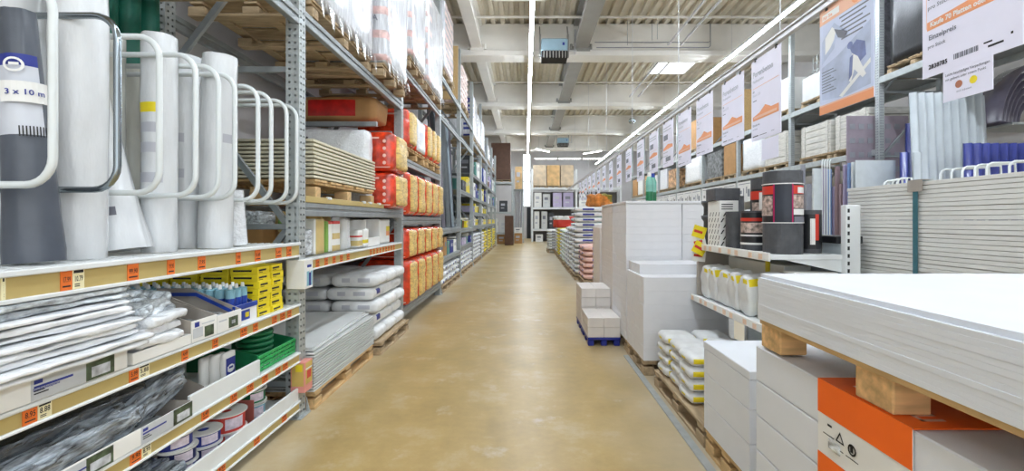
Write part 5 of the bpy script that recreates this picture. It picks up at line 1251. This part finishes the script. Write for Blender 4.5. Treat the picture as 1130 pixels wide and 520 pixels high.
# wire mesh basket standing tilted
o = top('wire_basket', 'grey wire basket with tilted lid on the right rack top level', 'basket', None, (RXF + .25, 10.2, zt + .7))
b = MB()
for k in range(9): b.tube([(0, -.6 + .15 * k, 0), (0, -.6 + .15 * k, .5)], .008, 4)
for z in (0, .17, .34, .5): b.tube([(0, -.6, z), (0, .6, z)], .008, 4)
link('mesh_side', b.mesh('mesh', galv), o)
link('lid', MB().cbox(0, .02, -.45, .35, 0, .75, .004).mesh('lid', board_grey), o, (.05, .1, .35), (R(18), R(20), 0))
# middle level
rload('wood sided crate on the right rack middle level', 8.75, 9.75, zm, .72, wcr, name='wooden_crate', cat='crate')
rload('second wood sided crate on the right rack middle level', 9.85, 10.95, zm, .72, wcr, name='wooden_crate', cat='crate')
rload('white slatted crate on the right rack beyond the perforated upright', 11.45, 12.6, zm, .8, wcr, name='wooden_crate', cat='crate')
rload('white wrapped load on the right rack beyond the slatted crate', 12.75, 13.9, zm, .95, film_white, name='wrapped_load', cat='wrapped load', wrap=True)
rload('brown carton load on the right rack behind the fourth banner', 14.3, 15.2, zm, .98, card)
rload('grey wire and dark goods load on the right rack', 15.3, 16.6, zm, .9, mat('dark_goods', (110, 112, 112), .6, 0, .4, 10))
rload('white sheeted load on the right rack below the banners', 17.1, 18.9, zm, .98, film_white, name='wrapped_load', cat='wrapped load', wrap=True)
for k, y in enumerate((20.0, 21.3, 22.9, 24.15, 25.7, 27.0)):
    rload(f'far mixed load on the right rack, {nth(k + 1)} beyond the white sheeted load', y, y + 1.1, zm, .8 + .15 * (k % 2), [mat('mixed_goods_a', (190, 150, 110), .6, 0, .4, 8), film_white, cardw, plywood, cardw, card][k])
# orange safety net / parts
o = link('orange_sign', MB().cbox(0, .02, -.28, .28, 0, .5, .004).mesh('sign', mat('signal_orange', (236, 112, 40), .5)), None, (RXF + .3, 9.0, 3.2)); tag(o, 'bright orange panel behind the photo banner foot', 'panel') if False else bpy.data.objects.remove(o)
# panel stand: translucent sheets, corrugated sheets
def corr(label, x0, x1, y, z0, z1, m_, pitch=.13, amp=.028, name='corrugated_sheet', lean=0., group='corrugated sheets on the right'):
    n_ = int((x1 - x0) / pitch * 8); v = []
    for k in range(n_ + 1):
        u = (x1 - x0) * k / n_; d = amp * math.sin(2 * math.pi * u / pitch); v += [(u, d, 0), (u, d, z1 - z0)]
    m0 = len(v); v += [(p[0], p[1] + .006, p[2]) for p in v]
    f = [(2 * k, 2 * k + 2, 2 * k + 3, 2 * k + 1) for k in range(n_)] + [(m0 + 2 * k, m0 + 2 * k + 1, m0 + 2 * k + 3, m0 + 2 * k + 2) for k in range(n_)]
    f += [(2 * k + 1, 2 * k + 3, m0 + 2 * k + 3, m0 + 2 * k + 1) for k in range(n_)]
    o = link(name, MB().add(v, f, True).mesh('corr', m_), None, (x0, y, z0), (lean, 0, 0)); return tag(o, label, 'corrugated sheet', group)
def at(px, Y): return (px - VX) / F * Y
def zat(py, Y): return H - (py - VY) / F * Y
Yc = 7.0
corr('tall pale translucent corrugated sheet standing behind the beige stack', at(1014, Yc), at(1098, Yc), Yc, .0, zat(98, Yc), corr_clear, lean=R(-3))
corr('second tall pale corrugated sheet just behind the first', at(1017, Yc + .1), at(1100, Yc + .1), Yc + .1, .0, zat(100, Yc), corr_clear, lean=R(-3))
corr('wide blue corrugated sheet right of the pale ones', at(1063, 6.6), at(1128, 6.6) + .4, 6.6, .0, zat(158, 6.6), corr_blue)
corr('second wide blue corrugated sheet behind the front blue one', at(1065, 6.72), at(1128, 6.7) + .4, 6.72, .0, zat(160, 6.7), corr_blue)
corr('narrow blue corrugated sheet left of the pale ones', at(999, 7.5), at(1018, 7.5), 7.5, .0, zat(136, 7.5), corr_blue)
corr('short blue corrugated sheet at the left of the blue ones', at(993, 7.2), at(1009, 7.2), 7.2, .0, zat(168, 7.2), corr_blue)
corr('short pale corrugated offcut before the tall pale sheets', at(1007.5, 6.85), at(1019, 6.85), 6.85, .0, zat(168, 6.85), corr_clear)
# flat panels
pc = [mat('panel_ice', (206, 214, 218), .2, 0, .03, coat=.5), mat('panel_lilac', (170, 160, 190), .3, 0, .03), mat('panel_mauve', (150, 128, 134), .4, 0, .03), mat('panel_blue', (120, 150, 200), .3, 0, .03), mat('panel_grey', (150, 152, 160), .3, 0, .05)]
def panel(label, px0, px1, Y, py0, m_, th=.02, group='flat panels standing on the right', lean=0.):
    x0, x1 = at(px0, Y), at(px1, Y)
    o = link('flat_panel', boxmesh(x1 - x0, th, zat(py0, Y) - .0, m_, .003), None, ((x0 + x1) / 2, Y, 0), (lean, 0, 0)); return tag(o, label, 'panel', group)
for k in range(5): panel(f'pale ice blue panel block, {nth(k + 1)} leaf, left of the perforated upright', 944 + k * 1.5, 986 + k * .5, 7.6 + k * .06, 177 + (k % 2), pc[0])
panel('big grey swatch panel with rows of samples behind the perforated upright', 934, 1002, 8.66, 128, mat('swatch_panel', (158, 146, 156), .4, 0, .08, 3))
o = link('swatch_board', None); bpy.data.objects.remove(o)
b = MB()
for r_ in range(5):
    for c_ in range(6): b.box(at(938, 8.64) + c_ * .17, at(938, 8.64) + c_ * .17 + .1, 8.641, 8.646, zat(205, 8.64) + r_ * .27, zat(205, 8.64) + r_ * .27 + .1)
o = link('sample_swatches', b.mesh('swatches', [pc[4]]), None); tag(o, 'rows of small sample tiles on the grey swatch panel', 'samples', None, 'stuff')
for k, (a, c_, Y, t_, mi) in enumerate(((884, 888, 8.6, 182, 4), (889, 895, 8.5, 203, 4), (897, 907, 8.0, 186, 0), (908, 912, 8.6, 186, 1), (913, 917, 8.4, 187, 3), (918, 921, 8.4, 206, 1), (922, 926, 8.2, 184, 2), (927, 930, 8.1, 203, 2), (931, 936, 8.0, 182, 1), (936, 940, 7.9, 180, 3), (940, 944, 7.8, 179, 0))):
    for j in range(1): panel(f'narrow standing {["ice", "lilac", "mauve", "blue", "grey"][mi]} panel, {nth(k + 1)} from the black rolls', a, c_, Y, t_, pc[mi], .05)
for k, (px, Y, t_) in enumerate(((975, 6.3, 200), (980, 6.3, 199), (985, 6.25, 198), (990, 6.2, 197), (1038, 6.0, 187), (1050, 5.9, 186), (1062, 5.8, 184), (1076, 5.6, 182), (1089, 5.5, 180), (1114, 5.4, 178))):
    x = at(px, Y); zt_ = zat(t_, Y); wd = .07 if k < 4 else .24
    b = MB().tube([(x, Y, 0), (x, Y, zt_ - .06), (x + .02, Y, zt_ - .02), (x + .06, Y, zt_), (x + wd * 1.6, Y - .1, zt_), (x + wd * 1.6 + .02, Y - .1, zt_ - .3)], .014, 8)
    o = link('divider_hoop', b.mesh('hoop', tubew), None); tag(o, f'white tube divider before the standing sheets, {nth(k + 1)} from the left', 'divider', 'divider hoops on the right')
o = top('rack_fork', 'white comb-like hanger top above the narrow panels', 'hanger', None, (at(903, 8.0), 7.9, zat(186, 7.9)))
b = MB()
for k in range(4): b.tube([(k * .045, 0, -zat(186, 7.9)), (k * .045, 0, .12), (k * .045 + .02, 0, .16)], .009, 6)
link('comb', b.mesh('comb', tubew), o)
# nested curved sheets at the far right
for k in range(6):
    Y = 7.7; cx, cz = at(1148, Y), zat(137, Y); r_ = .35 + .11 * k; v = []; b = MB()
    for a in range(80, 181, 10):
        for (dr, dy) in ((0, 0), (0, .5), (.012, .5), (.012, 0)): v.append((cx + (r_ + dr) * math.cos(R(a)), Y - .05 * k + dy, cz + (r_ + dr) * math.sin(R(a)) * 1.15))
    f = []
    for i in range(10):
        for q in range(4): f.append((4 * i + q, 4 * i + (q + 1) % 4, 4 * i + 4 + (q + 1) % 4, 4 * i + 4 + q))
    b.add(v, f, True)
    o = link('curved_sheet', b.mesh('curved', [mat('dark_plastic_sheet', (112, 108, 124), .25, 0, .1, 3, coat=.6)]), None, (0, 0, .004)); tag(o, f'dark curved plastic sheet on the far right shelf, {nth(k + 1)} from the inside', 'curved sheet', 'curved sheets at the far right')
o = link('side_shelf', MB().cbox(at(1097, 7.8), at(1140, 7.8) + .5, 7.5, 8.2, zat(139, 7.8) - .04, zat(139, 7.8), .004).mesh('shelf', galv), None); tag(o, 'grey shelf below the curved sheets at the far right', 'shelf')
# green canisters on the tall stack
glass_g = mat('green_translucent', (120, 186, 168), .2, 0, .1, 8, coat=.6); zst = .145 + 18 * .0855 + .034
for k, (px, lidm) in enumerate(((716.5, cardw), (723.5, blue_pl))):
    o = top('green_canister', ['green canister with white top standing on the tall stack', 'green canister with blue cap standing on the tall stack'][k], 'canister', None, (at(px, 5.5), 5.5 + .12 * k, zst))
    link('body', MB().lathe([(0, 0), (.036, 0), (.04, .02), (.04, .12), (.038, .13)], 16, [0, 0, 0, 0]).lathe([(.04, .12), (.04, .24), (.025, .29), (.02, .3)], 16, 1).mesh('body', [green_dk, glass_g]), o, scale=(1.1, 1.1, 1.05))
    link('cap', MB().lathe([(.025, .31), (.025, .36), (0, .36)], 14, smooth=False).mesh('cap', lidm), o)

# ================================================================ far right floor goods
def sackpile(label, x0, y0, ni, nj, nk, m_, pm_, s=(.8, .57, .13), group=None, z=.148, pal=True):
    ni, nj = 1, 2
    if pal: pallet(f'wooden pallet under the {label}', x0, x0 + ni * s[0] + .02, y0, y0 + nj * s[1] + .02, 0, wood2)
    for k in range(nk):
        for i in range(ni):
            for j in range(nj):
                o = link('cement_sack', sack_mesh(s[0] - .03, s[1] - .03, s[2] - .003, 60 + (k + i + j) % 3, [m_, pm_], bagpr, (8, 6, 4)), None, (x0 + s[0] * (i + .5), y0 + s[1] * (j + .5), z + k * s[2]), (0, 0, .012 * math.sin(k * 2 + i + j))); tag(o, f'sack, {nth(nk - k)} layer down, {["near", "far"][j]} half of the {label}', 'sack', group or label)
pkd = mat('pink_sack', (222, 182, 170), .55, 0, .06)
sackpile('pink pile nearest', 1.3, 10.2, 2, 2, 6, pkd, inkblue)
sackpile('tall blue-printed pile', 1.22, 11.3, 2, 3, 13, bagp, inkblue)
sackpile('second blue-printed pile', 1.22, 12.8, 2, 3, 9, bagp, inkblue)
sackpile('green-printed right pile', 1.22, 14.3, 2, 3, 8, bagp, mat('green_print', (120, 180, 80)))
sackpile('third blue-printed right pile', 1.25, 15.8, 2, 3, 8, bagp, inkblue)
sackpile('yellow right pile', 1.25, 17.4, 2, 3, 8, yellowd, gm[9])
sackpile('white pile beyond yellow', 1.28, 19.0, 2, 3, 8, bagp, inkblue)
sackpile('last low right pile', 1.0, 20.8, 2, 3, 7, bagp, inkgrey)
packet('tan and orange carton heap on top of the tall sack pile', 1.95, 12.0, .148 + 13 * .13 + .01, (.5, .5, .32), [mat('heap_orange', (196, 120, 50), .6, 0, .3, 6), mat('heap_olive', (140, 130, 50), .6)], lambda u, v, w_, a: 1 if u + w_ > .7 else 0, .5, .05, 3)
packet('red and white sack heap on the far white pile', 1.65, 19.4, 1.2, (.8, .7, .45), [inkred, bagp], lambda u, v, w_, a: 1 if w_ > .3 and u < .3 else 0, .2, .06, 4)

# ================================================================ end of the hall
EY = 31.2
er = top('pallet_rack', 'light steel end rack facing the aisle under the brown boxes', 'rack', None, (0, EY, 0))
for x in (.4, 3.45, 6.5):
    for dy in (0, 1.0): link('upright', MB().cbox(x, x + .12, dy, dy + .1, 0, 5.0, .004).mesh('post', white_paint), er)
for x0 in (.52, 3.57):
    for z in (.75, 2.25, 3.6):
        for dy in (0, 1.0): link('beam', MB().cbox(x0, x0 + 2.93, dy, dy + .06, z, z + .14, .004).mesh('beam', white_paint), er)
        link('shelf_deck', MB().box(x0, x0 + 2.93, .06, 1.0, z + .1, z + .13).mesh('deck', galvd), er)
link('back_sheet', MB().box(.5, 6.6, 1.1, 1.12, 0, 3.5).mesh('back', mat('dull_grey_sheet', (120, 116, 112), .8)), er)  # grey sheet closing the back of the end rack
kb = mat('kraft_box', (204, 186, 160), .8, 0, .12, 3); kb2 = mat('kraft_box_dark', (206, 172, 122), .8, 0, .15, 3)
for k, (x, m_) in enumerate(((.52, kb), (1.47, kb2), (2.42, kb))):
    pallet(f'wooden pallet under the {["left", "middle", "right"][k]} brown box on the end rack', x, x + .9, EY + .05, EY + .95, 3.745, wood2)
    carton(f'{["left pale", "middle darker", "right pale"][k]} brown box on top of the end rack', x + .45, EY + .5, 3.895, .88, .86, 1.4, m_, 'brown boxes on the end rack', False, 0, seed=k)
for k, (x, z, h, wd, m_) in enumerate(((.6, 2.4, 1.0, .5, cardw), (1.2, 2.4, .9, .5, board_grey), (1.9, 2.4, 1.0, .6, gm[4]), (2.6, 2.4, 1.0, .7, pc[1]), (.6, .9, 1.2, .35, cardw), (1.1, .9, 1.2, .4, board_grey), (1.6, .9, 1.1, .35, gm[9]), (2.1, .9, .9, .5, cardw), (2.7, .9, .9, .5, board_grey), (.7, 0, .5, .5, cardw), (1.5, 0, .45, .6, card), (2.4, 0, .5, .5, cardw), (3.7, 2.4, .9, .8, cardw), (4.7, 2.4, .8, .8, card), (3.8, .9, .9, .9, cardw), (5.0, .9, .9, .9, gm[1]))):
    carton(f'display carton on the end rack, {nth((1,2,3,4,1,2,3,4,5,1,2,3,1,2,1,2)[k])} from the left, level {["two", "two", "two", "two", "one", "one", "one", "one", "one", "floor", "floor", "floor", "two right", "two right", "one right", "one right"][k]}', x + wd / 2, EY + .45, z, wd, .6, h, m_, 'display cartons on the end rack', True, 0, seed=k)
# left end: second short rack with dark brown load, tubes, boxes
lr = top('pallet_rack', 'short grey rack at the left end of the aisle under the dark brown load', 'rack', None, (0, 28.2, 0))
for x in (-2.9, -.88):
    for dy in (0, 1.0): link('upright', MB().cbox(x, x + .12, dy, dy + .1, 0, 4.6, .004).mesh('post', galv), lr)
for z in (.6, 1.9, 3.75):
    for dy in (0, 1.0): link('beam', MB().cbox(-2.78, -.88, dy, dy + .06, z, z + .12, .004).mesh('beam', galv), lr)
    link('shelf_deck', MB().box(-2.78, -.88, .06, 1.0, z + .08, z + .11).mesh('deck', galvd), lr)
load_pallet('wooden pallet under the dark brown load at the aisle end', -2.1, -.9, 28.3, 29.1, 3.875)
carton('dark brown bulky load on top of the end rack at the left', -1.55, 28.7, 4.025, 1.2, .8, 2.3, brownd, None, False)
carton('white carton beside the dark brown load at the left end', -2.35, 28.4, 3.875, .5, .5, 1.1, cardw, None)
carton('brown box pair on pallet by the window at the aisle end', -.45, 29.5, 3.5, .45, .6, 1.45, kb2, None)
link('upright', MB().cbox(-.22, -.12, 1.5, 1.6, 0, 5.0, .004).mesh('post', galv), lr); link('beam', MB().cbox(-.78, -.12, 1.2, 1.26, 3.36, 3.48, .004).mesh('beam', galv), lr); link('upright', MB().cbox(-.78, -.7, 1.2, 1.3, 0, 3.4, .004).mesh('post', galv), lr); link('shelf_deck', MB().box(-.78, -.12, .95, 1.6, 3.44, 3.49).mesh('deck', galvd), lr)
b = MB().cbox(-.26, .26, -.04, .04, .0, 1.75, .01); o = link('dark_door_panel', b.mesh('panel', brownd), None, (-.98, 26.9, .01)); tag(o, 'dark brown upright panel standing at the end of the left rack', 'panel')
for k, (x, z, s, m_) in enumerate(((-.48, 0, (.5, .5, .65), card), (-.48, .66, (.5, .4, .35), cardw), (-1.5, 0, (.6, .5, .6), card), (-2.0, .72, (.5, .5, .9), cardw), (-1.4, .72, (.4, .5, .8), board_grey), (-2.1, 2.02, (.5, .5, .9), cardw), (-1.4, 2.02, (.5, .5, .7), gm[9]))):
    carton(f'{["brown floor", "white upper", "brown rack", "white lower shelf", "grey lower shelf", "white upper shelf", "dark upper shelf"][k]} carton at the left end of the aisle', x, 28.75 if k > 1 else 29.4, z, *s, m_, 'cartons at the left aisle end', True, 0, seed=k)
for k in range(4):
    o = link('grey_tube', MB().tube([(-.7 + k * .13, 29.9, 0), (-.72 + k * .15, 30.0, 3.45)], .045, 8).mesh('tube', pc[4]), None); tag(o, f'grey plastic tube hanging by the window, {nth(k + 1)} from the left', 'tube', 'tubes by the window')
